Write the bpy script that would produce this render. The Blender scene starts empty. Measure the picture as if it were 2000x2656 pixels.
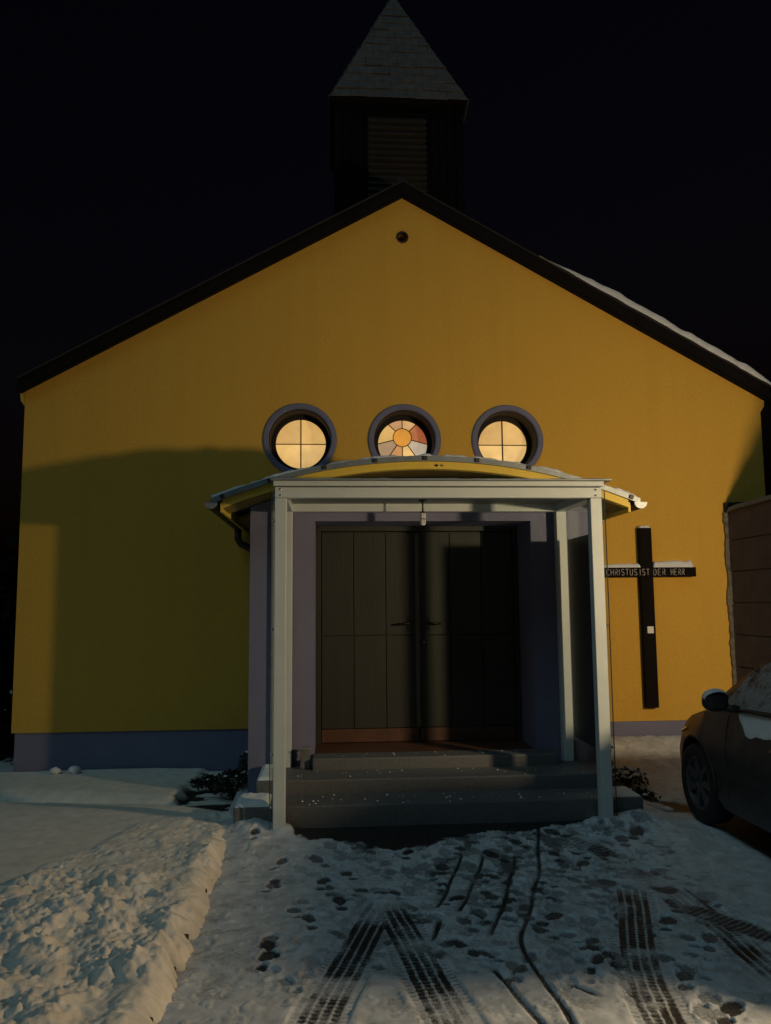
import bpy, math, random
import numpy as np
from mathutils import Vector, Matrix
R = math.radians
random.seed(7)
rng = np.random.default_rng(11)
scene = bpy.context.scene
C = scene.collection

# ------------------------------------------------------------------ camera, sky, sun, exposure
EYE = 1.72
yaw, pitch, roll = R(4.0), R(6.33), R(-0.5)
fw = Vector((math.sin(yaw)*math.cos(pitch), math.cos(yaw)*math.cos(pitch), math.sin(pitch)))
rt = Vector((math.cos(yaw), -math.sin(yaw), 0)); up = rt.cross(fw)
r2 = rt*math.cos(roll) + up*math.sin(roll); u2 = up*math.cos(roll) - rt*math.sin(roll)
cam = bpy.data.cameras.new('camera'); cam_o = bpy.data.objects.new('camera', cam); C.objects.link(cam_o)
m = Matrix((r2, u2, -fw)).transposed().to_4x4(); m.translation = (0, 0, EYE); cam_o.matrix_world = m
cam.sensor_fit = 'VERTICAL'; cam.sensor_height = 24; cam.lens = 24*1733/2212
cam.clip_start = 0.05; cam.clip_end = 2000
scene.camera = cam_o

SUN_ELEV, SUN_AZ = 52, 225          # direction the faint cool night glow comes from (behind the camera)
world = bpy.data.worlds.new('World'); scene.world = world; world.use_nodes = True
wn = world.node_tree.nodes; wl = world.node_tree.links
sky = wn.new('ShaderNodeTexSky'); sky.sky_type = 'NISHITA'; sky.sun_disc = False
sky.sun_elevation = R(-3.0); sky.sun_rotation = R(SUN_AZ)
bg = wn['Background']; bg.inputs['Strength'].default_value = 0.030
tint = wn.new('ShaderNodeMix'); tint.data_type = 'RGBA'; tint.blend_type = 'MULTIPLY'; tint.inputs['Factor'].default_value = 1
tint.inputs['B'].default_value = (1.0, .88, 1.3, 1); wl.new(sky.outputs['Color'], tint.inputs['A']); wl.new(tint.outputs['Result'], bg.inputs['Color'])
sl = bpy.data.lights.new('sun', 'SUN'); sl.energy = 0.28; sl.angle = R(42); sl.color = (0.50, 0.88, 1.0)
so = bpy.data.objects.new('sun', sl); C.objects.link(so)
a = R(SUN_AZ); e = R(SUN_ELEV)
sdir = Vector((math.sin(a)*math.cos(e), math.cos(a)*math.cos(e), math.sin(e)))
so.rotation_euler = sdir.to_track_quat('Z', 'Y').to_euler()
so.location = (0, -6, 9)
scene.view_settings.view_transform = 'Standard'; scene.view_settings.look = 'None'
scene.view_settings.exposure = 0; scene.view_settings.gamma = 1
scene.render.engine = 'CYCLES'; scene.cycles.use_denoising = True
scene.cycles.max_bounces = 8; scene.cycles.transparent_max_bounces = 16

# ------------------------------------------------------------------ materials
MATS = {}
def mat(name, col, rough=0.6, metal=0.0, var=0.0, vscale=6.0, bump=0.0, bscale=60.0, emit=None, estr=0.0, spec=0.5, col2=None, coat=0.0, stretch=None):
    if name in MATS: return MATS[name]
    M = bpy.data.materials.new(name); M.use_nodes = True; nt = M.node_tree; N = nt.nodes; L = nt.links
    b = N['Principled BSDF']; b.inputs['Roughness'].default_value = rough; b.inputs['Metallic'].default_value = metal
    b.inputs['Specular IOR Level'].default_value = spec; b.inputs['Coat Weight'].default_value = coat
    b.inputs['Base Color'].default_value = (*col, 1)
    tc = N.new('ShaderNodeTexCoord'); co = tc.outputs['Object']
    if stretch:
        mp = N.new('ShaderNodeMapping'); mp.inputs['Scale'].default_value = stretch; L.new(co, mp.inputs['Vector']); co = mp.outputs['Vector']
    if var > 0:
        n = N.new('ShaderNodeTexNoise'); n.inputs['Scale'].default_value = vscale; n.inputs['Detail'].default_value = 6; n.inputs['Roughness'].default_value = .65
        L.new(co, n.inputs['Vector'])
        mr = N.new('ShaderNodeMapRange'); mr.inputs['From Min'].default_value = .3; mr.inputs['From Max'].default_value = .7; L.new(n.outputs['Fac'], mr.inputs['Value'])
        mx = N.new('ShaderNodeMix'); mx.data_type = 'RGBA'; L.new(mr.outputs['Result'], mx.inputs['Factor'])
        c2 = col2 if col2 else tuple(min(1, c*(1+var)) for c in col)
        c1 = tuple(c*(1-var) for c in col) if not col2 else col
        mx.inputs['A'].default_value = (*c1, 1); mx.inputs['B'].default_value = (*c2, 1)
        L.new(mx.outputs['Result'], b.inputs['Base Color'])
        if emit: 
            mx2 = N.new('ShaderNodeMix'); mx2.data_type = 'RGBA'; L.new(mr.outputs['Result'], mx2.inputs['Factor'])
            mx2.inputs['A'].default_value = (*[c*(1-var) for c in emit], 1); mx2.inputs['B'].default_value = (*[c*(1+var) for c in emit], 1)
            L.new(mx2.outputs['Result'], b.inputs['Emission Color'])
    elif emit: b.inputs['Emission Color'].default_value = (*emit, 1)
    if emit: b.inputs['Emission Strength'].default_value = estr
    if bump > 0:
        n = N.new('ShaderNodeTexNoise'); n.inputs['Scale'].default_value = bscale; n.inputs['Detail'].default_value = 5; L.new(co, n.inputs['Vector'])
        bp = N.new('ShaderNodeBump'); bp.inputs['Strength'].default_value = bump; bp.inputs['Distance'].default_value = .01
        L.new(n.outputs['Fac'], bp.inputs['Height']); L.new(bp.outputs['Normal'], b.inputs['Normal'])
    MATS[name] = M; return M

yellow = mat('yellow_render', (.68, .398, .056), .92, var=.045, vscale=30, bump=.6, bscale=55)
def weather(M, amount):
    # faint vertical rain streaks and a splash-dirt band along the foot
    nt = M.node_tree; N = nt.nodes; L = nt.links; b = N['Principled BSDF']; src = b.inputs['Base Color'].links[0].from_socket
    tc = N.new('ShaderNodeTexCoord'); mp = N.new('ShaderNodeMapping'); mp.inputs['Scale'].default_value = (2.6, 2.6, .16); L.new(tc.outputs['Object'], mp.inputs['Vector'])
    n = N.new('ShaderNodeTexNoise'); n.inputs['Scale'].default_value = 2.2; n.inputs['Detail'].default_value = 5; L.new(mp.outputs['Vector'], n.inputs['Vector'])
    m1 = N.new('ShaderNodeMapRange'); m1.inputs['From Min'].default_value = .45; m1.inputs['From Max'].default_value = .75; m1.inputs['To Max'].default_value = amount; L.new(n.outputs['Fac'], m1.inputs['Value'])
    sp = N.new('ShaderNodeSeparateXYZ'); L.new(tc.outputs['Object'], sp.inputs[0])
    n2 = N.new('ShaderNodeTexNoise'); n2.inputs['Scale'].default_value = 7; n2.inputs['Detail'].default_value = 6; L.new(tc.outputs['Object'], n2.inputs['Vector'])
    ad = N.new('ShaderNodeMath'); ad.operation = 'MULTIPLY_ADD'; ad.inputs[1].default_value = .8; L.new(n2.outputs['Fac'], ad.inputs[0]); L.new(sp.outputs['Z'], ad.inputs[2])
    m2 = N.new('ShaderNodeMapRange'); m2.inputs['From Min'].default_value = 1.15; m2.inputs['From Max'].default_value = .75; m2.inputs['To Max'].default_value = amount*1.6; L.new(ad.outputs[0], m2.inputs['Value'])
    mxm = N.new('ShaderNodeMath'); mxm.operation = 'MAXIMUM'; L.new(m1.outputs['Result'], mxm.inputs[0]); L.new(m2.outputs['Result'], mxm.inputs[1])
    mx = N.new('ShaderNodeMix'); mx.data_type = 'RGBA'; L.new(mxm.outputs[0], mx.inputs['Factor']); L.new(src, mx.inputs['A']); mx.inputs['B'].default_value = (.20, .13, .05, 1); L.new(mx.outputs['Result'], b.inputs['Base Color'])
weather(yellow, .07)
lilac = mat('lilac_render', (.178, .184, .285), .9, var=.10, vscale=2.5, bump=.5, bscale=140)
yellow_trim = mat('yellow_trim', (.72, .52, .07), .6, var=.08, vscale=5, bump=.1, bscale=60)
dark_wood = mat('dark_wood', (.006, .005, .0055), .95, spec=.2, var=.35, vscale=9, bump=.4, bscale=40, stretch=(1, 1, .12))
turret_wood = mat('turret_wood', (.0045, .0035, .004), .95, spec=.1, var=.3, vscale=9, bump=.4, bscale=40)
louvre_wood = mat('louvre_wood', (.024, .016, .010), .9, var=.25, vscale=8, bump=.3, bscale=40)
slate = mat('slate', (.115, .102, .095), .75, var=.30, vscale=7, bump=.5, bscale=30)
roof_mat = mat('roof_tile', (.020, .016, .016), .8, var=.3, vscale=6, bump=.4, bscale=30)
frame_alu = mat('white_aluminium', (.54, .60, .60), .42, var=.05, vscale=5, bump=.04, bscale=90)
zinc = mat('zinc_sheet', (.30, .34, .36), .45, metal=.6, var=.2, vscale=7, bump=.1, bscale=30)
gutter_m = mat('gutter_copper', (.05, .045, .04), .5, metal=.4, var=.2, vscale=7)
ceil_m = mat('porch_ceiling', (.26, .27, .24), .55, var=.08)
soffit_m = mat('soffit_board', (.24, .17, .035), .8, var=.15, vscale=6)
door_wood = mat('door_wood', (.028, .031, .024), .6, var=.2, vscale=7, bump=.15, bscale=50, stretch=(1, 1, .1))
kick_wood = mat('kick_wood', (.10, .046, .028), .55, var=.25, vscale=9, bump=.2)
stone = mat('terrazzo_step', (.115, .12, .125), .55, var=.22, vscale=45, bump=.15, bscale=120)
concrete = mat('concrete', (.14, .14, .13), .9, var=.25, vscale=12, bump=.4, bscale=60)
metal_dark = mat('dark_metal', (.05, .05, .05), .35, metal=.8)
chrome = mat('bright_metal', (.75, .75, .72), .18, metal=1)
cross_wood = mat('black_stained_wood', (.008, .006, .005), .9, spec=.15, var=.3, vscale=10, bump=.3, bscale=50, stretch=(1, 1, .2))
letter_m = mat('letter_paint', (.50, .46, .42), .6)
plate_m = mat('white_plate', (.80, .78, .70), .35)
panel_m = mat('concrete_panel', (.060, .051, .056), .9, var=.22, vscale=5, bump=.5, bscale=50)
tar = mat('tarred_edge', (.02, .018, .016), .9, var=.3)
rough_edge = mat('mortar_edge', (.17, .14, .11), .95, var=.4, vscale=14, bump=.9, bscale=30)
car_paint = mat('car_paint', (.010, .010, .013), .5, coat=.12, var=.2, vscale=11, col2=(.034, .037, .042))
rubber = mat('rubber', (.012, .012, .012), .8, bump=.2, bscale=60)
plastic = mat('black_plastic', (.018, .018, .019), .5)
rim_m = mat('wheel_rim', (.16, .16, .17), .45, metal=.7)
lead = mat('window_lead', (.03, .015, .008), .7)
recess = mat('window_frame_dark', (.016, .012, .012), .8)
board_m = mat('dark_board', (.022, .024, .025), .35)
leaf_m = mat('evergreen_leaf', (.025, .032, .018), .6, var=.4, vscale=20)
stem_m = mat('plant_stem', (.05, .035, .022), .9, var=.3)
soil_m = mat('soil', (.022, .016, .012), .95, var=.4, vscale=18, bump=.8, bscale=30)
kerb_m = mat('kerb_concrete', (.028, .027, .025), .95, var=.3, vscale=14, bump=.5, bscale=50)
snow_m = mat('snow', (.74, .75, .77), .8, var=.05, vscale=8, bump=.5, bscale=90)

def glass_like(name, tint, transp, rough, diffuse):
    M = bpy.data.materials.new(name); M.use_nodes = True; N = M.node_tree.nodes; L = M.node_tree.links
    N.remove(N['Principled BSDF']); out = N['Material Output']
    t = N.new('ShaderNodeBsdfTransparent'); t.inputs['Color'].default_value = (*tint, 1)
    g = N.new('ShaderNodeBsdfGlossy'); g.inputs['Roughness'].default_value = rough
    lw = N.new('ShaderNodeLayerWeight'); lw.inputs['Blend'].default_value = .5      # reflectance that is the same from both faces of the thin pane
    pw = N.new('ShaderNodeMath'); pw.operation = 'POWER'; pw.inputs[1].default_value = 5; L.new(lw.outputs['Facing'], pw.inputs[0])
    f = N.new('ShaderNodeMapRange'); f.inputs['To Min'].default_value = .03; f.inputs['To Max'].default_value = .55; L.new(pw.outputs[0], f.inputs['Value'])
    m1 = N.new('ShaderNodeMixShader'); L.new(f.outputs['Result'], m1.inputs['Fac']); L.new(t.outputs[0], m1.inputs[1]); L.new(g.outputs[0], m1.inputs[2])
    d = N.new('ShaderNodeBsdfDiffuse'); d.inputs['Color'].default_value = (*diffuse, 1)
    tl = N.new('ShaderNodeBsdfTranslucent'); tl.inputs['Color'].default_value = (*diffuse, 1)
    m2 = N.new('ShaderNodeMixShader'); m2.inputs['Fac'].default_value = .5; L.new(d.outputs[0], m2.inputs[1]); L.new(tl.outputs[0], m2.inputs[2])
    m3 = N.new('ShaderNodeMixShader'); m3.inputs['Fac'].default_value = 1-transp
    L.new(m1.outputs[0], m3.inputs[1]); L.new(m2.outputs[0], m3.inputs[2]); L.new(m3.outputs[0], out.inputs['Surface'])
    return M
clear_glass = glass_like('clear_glass', (.95, .98, .97), .985, .03, (.3, .35, .33))
car_glass = mat('car_glass', (.010, .013, .012), .08, spec=.8)

# ------------------------------------------------------------------ mesh helpers
class MB:
    def __init__(s): s.v = []; s.f = []; s.smooth = False
    def add(s, vs, fs):
        k = len(s.v); s.v += [tuple(p) for p in vs]; s.f += [tuple(i+k for i in f) for f in fs]; return s
    def box(s, x0, x1, y0, y1, z0, z1):
        return s.add([(x0,y0,z0),(x1,y0,z0),(x1,y1,z0),(x0,y1,z0),(x0,y0,z1),(x1,y0,z1),(x1,y1,z1),(x0,y1,z1)],
                     [(0,3,2,1),(4,5,6,7),(0,1,5,4),(1,2,6,5),(2,3,7,6),(3,0,4,7)])
    def prism(s, poly, y0, y1):                       # polygon in XZ (counter-clockwise seen from -Y), extruded along Y
        n = len(poly)
        vs = [(x, y0, z) for x, z in poly] + [(x, y1, z) for x, z in poly]
        fs = [tuple(range(n)), tuple(range(2*n-1, n-1, -1))] + [(i, n+i, n+(i+1) % n, (i+1) % n) for i in range(n)]
        return s.add(vs, fs)
    def tube(s, pts, rad, n=10, cap=True):
        pts = [Vector(p) for p in pts]; rads = rad if isinstance(rad, (list, tuple)) else [rad]*len(pts)
        vs = []; prev = None
        for i, p in enumerate(pts):
            d = (pts[min(i+1, len(pts)-1)] - pts[max(i-1, 0)]).normalized()
            ref = Vector((0, 0, 1)) if abs(d.z) < .9 else Vector((1, 0, 0))
            if prev is not None: ref = prev
            q = d.cross(ref).normalized(); w = q.cross(d).normalized(); prev = w
            for k in range(n):
                t = 2*math.pi*k/n; vs.append(p + (w*math.cos(t) + q*math.sin(t))*rads[i])
        fs = []
        for i in range(len(pts)-1):
            for k in range(n):
                fs.append((i*n+k, (i+1)*n+k, (i+1)*n+(k+1) % n, i*n+(k+1) % n))
        if cap: fs += [tuple(range(n)), tuple(range(len(vs)-1, len(vs)-n-1, -1))]
        s.smooth = True
        return s.add(vs, fs)
    def ring(s, cx, cz, ri, ro, y0, y1, n=56, bev=0.0):  # flat ring facing -Y
        prof = [(ri, y1), (ri, y0+bev), (ri+bev, y0), (ro-bev, y0), (ro, y0+bev), (ro, y1)] if bev else [(ri, y1), (ri, y0), (ro, y0), (ro, y1)]
        vs = []; m_ = len(prof)
        for k in range(n):
            t = 2*math.pi*k/n
            for r, y in prof: vs.append((cx + r*math.cos(t), y, cz + r*math.sin(t)))
        fs = [(k*m_+j, ((k+1) % n)*m_+j, ((k+1) % n)*m_+(j+1) % m_, k*m_+(j+1) % m_) for k in range(n) for j in range(m_)]
        return s.add(vs, fs)
    def lathe(s, prof, cx, cy, n=20):                 # (r, z) profile about a vertical axis
        vs = [(cx + r*math.cos(2*math.pi*k/n), cy + r*math.sin(2*math.pi*k/n), z) for k in range(n) for r, z in prof]; m_ = len(prof)
        s.smooth = True
        return s.add(vs, [(k*m_+j, ((k+1) % n)*m_+j, ((k+1) % n)*m_+j+1, k*m_+j+1) for k in range(n) for j in range(m_-1)])
    def mesh(s, name):
        me = bpy.data.meshes.new(name); me.from_pydata(s.v, [], s.f); me.validate(); me.update()
        if s.smooth: me.polygons.foreach_set('use_smooth', [True]*len(me.polygons))
        return me
    def build(s, name, material, parent=None, bevel=0.0, auto=False):
        import bmesh
        me = s.mesh(name); bm = bmesh.new(); bm.from_mesh(me); bmesh.ops.recalc_face_normals(bm, faces=bm.faces); bm.to_mesh(me); bm.free()
        return link(name, me, material, parent, bevel)

def link(name, me, material, parent=None, bevel=0.0):
    if material is not None and not me.materials: me.materials.append(material)
    o = bpy.data.objects.new(name, me); C.objects.link(o)
    if parent: o.parent = parent
    if bevel:
        b = o.modifiers.new('bevel', 'BEVEL'); b.width = bevel; b.segments = 2; b.limit_method = 'ANGLE'; b.angle_limit = R(40)
    return o
def box(name, x0, x1, y0, y1, z0, z1, material, parent=None, bevel=.004):
    return MB().box(x0, x1, y0, y1, z0, z1).build(name, material, parent, bevel)
def thing(name, label, cat, group=None):
    o = bpy.data.objects.new(name, None); C.objects.link(o); o.empty_display_size = .2
    o['label'] = label; o['category'] = cat
    if group: o['group'] = group
    return o
def tag(o, label=None, cat=None, group=None, kind=None):
    if label: o['label'] = label
    if cat: o['category'] = cat
    if group: o['group'] = group
    if kind: o['kind'] = kind
    return o

# value noise
def vnoise(x, y, seed):
    g = np.random.default_rng(seed).random((256, 256))
    xi = np.floor(x).astype(int); yi = np.floor(y).astype(int); fx = x-xi; fy = y-yi
    fx = fx*fx*fx*(fx*(fx*6-15)+10); fy = fy*fy*fy*(fy*(fy*6-15)+10)
    a0 = g[xi & 255, yi & 255]; b0 = g[(xi+1) & 255, yi & 255]; c0 = g[xi & 255, (yi+1) & 255]; d0 = g[(xi+1) & 255, (yi+1) & 255]
    return (a0*(1-fx)+b0*fx)*(1-fy) + (c0*(1-fx)+d0*fx)*fy
def fbm(x, y, sc, seed, oct_=4, gain=.5):
    t = 0*x; amp = 1; tot = 0
    for k in range(oct_):
        t = t + amp*vnoise(x*sc*2**k + 17.3*k, y*sc*2**k + 5.7*k, seed+k); tot += amp; amp *= gain
    return t/tot
def sstep(a_, b_, x):
    t = np.clip((x-a_)/(b_-a_), 0, 1); return t*t*(3-2*t)
def grid_mesh(name, X, Y, Z, attrs):
    ny, nx = X.shape; co = np.stack([X, Y, Z], -1).reshape(-1, 3)
    idx = np.arange(nx*ny).reshape(ny, nx)
    q = np.stack([idx[:-1, :-1], idx[:-1, 1:], idx[1:, 1:], idx[1:, :-1]], -1).reshape(-1, 4)
    me = bpy.data.meshes.new(name); me.vertices.add(len(co)); me.vertices.foreach_set('co', co.ravel().astype(np.float32))
    me.loops.add(q.size); me.loops.foreach_set('vertex_index', q.ravel().astype(np.int32))
    me.polygons.add(len(q)); me.polygons.foreach_set('loop_start', (np.arange(len(q))*4).astype(np.int32))
    me.update(calc_edges=True); me.polygons.foreach_set('use_smooth', np.ones(len(q), bool))
    for k, v in attrs.items():
        at = me.attributes.new(k, 'FLOAT', 'POINT'); at.data.foreach_set('value', v.ravel().astype(np.float32))
    me.update(); return me

# ------------------------------------------------------------------ ground, driveway, lawn
def snow_ground(name, bare_col, bare_rough, snow_a, snow_b):
    M = bpy.data.materials.new(name); M.use_nodes = True; N = M.node_tree.nodes; L = M.node_tree.links; b = N['Principled BSDF']
    at = N.new('ShaderNodeAttribute'); at.attribute_name = 'bare'
    tc = N.new('ShaderNodeTexCoord')
    def noise(sc, det=5):
        n = N.new('ShaderNodeTexNoise'); n.inputs['Scale'].default_value = sc; n.inputs['Detail'].default_value = det; n.inputs['Roughness'].default_value = .65
        L.new(tc.outputs['Object'], n.inputs['Vector']); return n.outputs['Fac']
    def mrange(v, a0, a1, b0, b1):
        r_ = N.new('ShaderNodeMapRange'); L.new(v, r_.inputs['Value']); r_.inputs['From Min'].default_value = a0; r_.inputs['From Max'].default_value = a1
        r_.inputs['To Min'].default_value = b0; r_.inputs['To Max'].default_value = b1; return r_.outputs['Result']
    def mixc(f, A, B):
        x = N.new('ShaderNodeMix'); x.data_type = 'RGBA'; L.new(f, x.inputs['Factor'])
        for s, v in (('A', A), ('B', B)):
            if isinstance(v, tuple): x.inputs[s].default_value = (*v, 1)
            else: L.new(v, x.inputs[s])
        return x.outputs['Result']
    snow = mixc(mrange(noise(9), .35, .68, 0, 1), snow_a, snow_b)
    bare = mixc(mrange(noise(40), .3, .7, 0, 1), tuple(c*.6 for c in bare_col), tuple(c*1.5 for c in bare_col))
    # crumble the edge of the melted spots with a fine noise
    ad = N.new('ShaderNodeMath'); ad.operation = 'ADD'; L.new(at.outputs['Fac'], ad.inputs[0]); L.new(mrange(noise(90, 4), .3, .7, -.2, .2), ad.inputs[1])
    f = mrange(ad.outputs[0], .18, .82, 0, 1)
    L.new(mixc(f, snow, bare), b.inputs['Base Color'])
    L.new(mrange(f, 0, 1, .75, bare_rough), b.inputs['Roughness'])
    bp = N.new('ShaderNodeBump'); bp.inputs['Strength'].default_value = .55; bp.inputs['Distance'].default_value = .008
    L.new(noise(160, 4), bp.inputs['Height']); L.new(bp.outputs['Normal'], b.inputs['Normal'])
    return M
drive_mat = snow_ground('snowy_driveway', (.015, .015, .0155), .6, (.43, .46, .50), (.66, .70, .75))
lawn_mat = snow_ground('snowy_lawn', (.018, .014, .010), .9, (.63, .60, .55), (.80, .77, .72))

# broad ground sheet out to the horizon
gm = MB().box(-400, 400, -400, 400, -.30, -.10).build('ground', mat('far_snow', (.42, .43, .45), .9, var=.2, vscale=.4))
tag(gm, 'snow dusted dark ground stretching away round the chapel', kind='structure')

def base_z(X, Y):
    z = .075*sstep(5.2, 6.15, Y)*(1-sstep(2.45, 2.75, X))
    z = z + .12*sstep(7.0, 8.5, Y)*sstep(2.3, 2.8, X)
    return z
TYRES = [[(.34,4.86),(.26,4.66),(.18,4.38),(.07,3.96),(-.02,3.66),(-.06,3.47),(-.13,3.22),(-.2,2.8)],
 [(.32,4.79),(.36,4.52),(.42,4.08),(.46,3.75),(.51,3.42),(.53,3.16),(.58,2.8)],
 [(1.81,4.95),(1.68,4.56),(1.53,4.14),(1.42,3.75),(1.37,3.46),(1.34,3.2),(1.3,2.8)],
 [(2.03,4.93),(2.04,4.56),(2.06,4.27),(2.05,3.99),(2.05,3.76),(2.08,3.52),(2.1,3.0)]]
FAINT = [[(1.74,5.76),(1.85,5.49),(1.91,5.15),(1.99,4.86)], [(2.01,4.53),(2.11,4.36),(2.2,4.2),(2.3,4.06)]]
THIN = [[(.9,5.63),(.79,5.26),(.68,4.9),(.57,4.63)], [(1.03,5.57),(.91,5.16),(.8,4.85),(.69,4.58)], [(1.24,5.55),(1.1,5.06),(.93,4.56),(.81,4.25)],
 [(1.53,6.07),(1.37,5.39),(1.21,4.89),(1.01,4.36),(.96,4.19),(.94,3.98),(.96,3.75),(.99,3.54),(.98,3.38),(.97,3.0)],
 [(.75,3.95),(.79,3.72),(.84,3.51),(.87,3.39),(.9,3.1)], [(1.04,3.78),(1.11,3.67),(1.18,3.58)], [(.6,4.55),(.5,4.2)]]
FEET = [(-.33,5.48),(-.33,5.16),(-.36,5.10),(-.14,4.81),(-.11,4.56),(-.19,4.68),(-.32,4.31),(-.3,4.24),(-.31,4.11),(-.18,3.83),(.07,4.91),(0,5.02),(.06,4.81),
 (.02,5.72),(-.07,5.51),(.15,5.76),(.52,5.57),(.58,5.35),(.76,5.54),(.9,5.34),(1.1,5.51),(1.1,5.23),(.92,5.04),(.71,4.79),(.53,4.47),(.73,4.45),(.97,4.8),
 (1.07,4.61),(1.08,4.45),(1.22,4.6),(1.42,5.2),(1.56,5.37),(1.51,5.02),(1.54,4.75),(1.65,4.93),(1.11,4.29),(1.33,4.8),(1.37,4.39),(1.36,3.95),(1.37,3.87),
 (1.35,3.76),(1.3,4.05),(1.6,3.73),(1.67,3.8),(1.62,3.92),(1.62,3.52),(1.66,3.44),(1.55,3.41),(1.35,3.59),(.62,5.19),(.48,4.96),(.66,4.17),(.77,4.05),
 (.57,4.17),(.85,3.89),(1.56,4.44),(1.66,4.3),(1.78,4.35),(1.3,5.69),(1.48,5.62),(.99,5.78),(1.74,5.26)]
def path_field(X, Y, pts, wmax):
    """lateral distance and run along a smoothed track"""
    P = np.array(pts, float)
    for _ in range(2):
        Q = np.empty((2*len(P), 2)); Q[0::2] = P; Q[1::2] = P
        Q = np.concatenate([[P[0]], *[[.75*P[i]+.25*P[i+1], .25*P[i]+.75*P[i+1]] for i in range(len(P)-1)], [P[-1]]]); P = Q
    D = np.full(X.shape, 9.); S = np.zeros(X.shape); run = 0
    for p, q in zip(P[:-1], P[1:]):
        v = q-p; l = np.hypot(*v)
        if l < 1e-6: continue
        u = v/l; bx0, bx1 = min(p[0], q[0])-wmax, max(p[0], q[0])+wmax; by0, by1 = min(p[1], q[1])-wmax, max(p[1], q[1])+wmax
        sel = (X > bx0) & (X < bx1) & (Y > by0) & (Y < by1)
        dx = X[sel]-p[0]; dy = Y[sel]-p[1]; t = np.clip(dx*u[0]+dy*u[1], 0, l)
        ex = dx-t*u[0]; ey = dy-t*u[1]; dist = np.hypot(ex, ey)*np.sign(dx*u[1]-dy*u[0]+1e-9)
        cur = D[sel]; b_ = np.abs(dist) < np.abs(cur); cur[b_] = dist[b_]; D[sel] = cur
        cs = S[sel]; cs[b_] = (run+t)[b_]; S[sel] = cs; run += l
    return D, S, run

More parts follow.
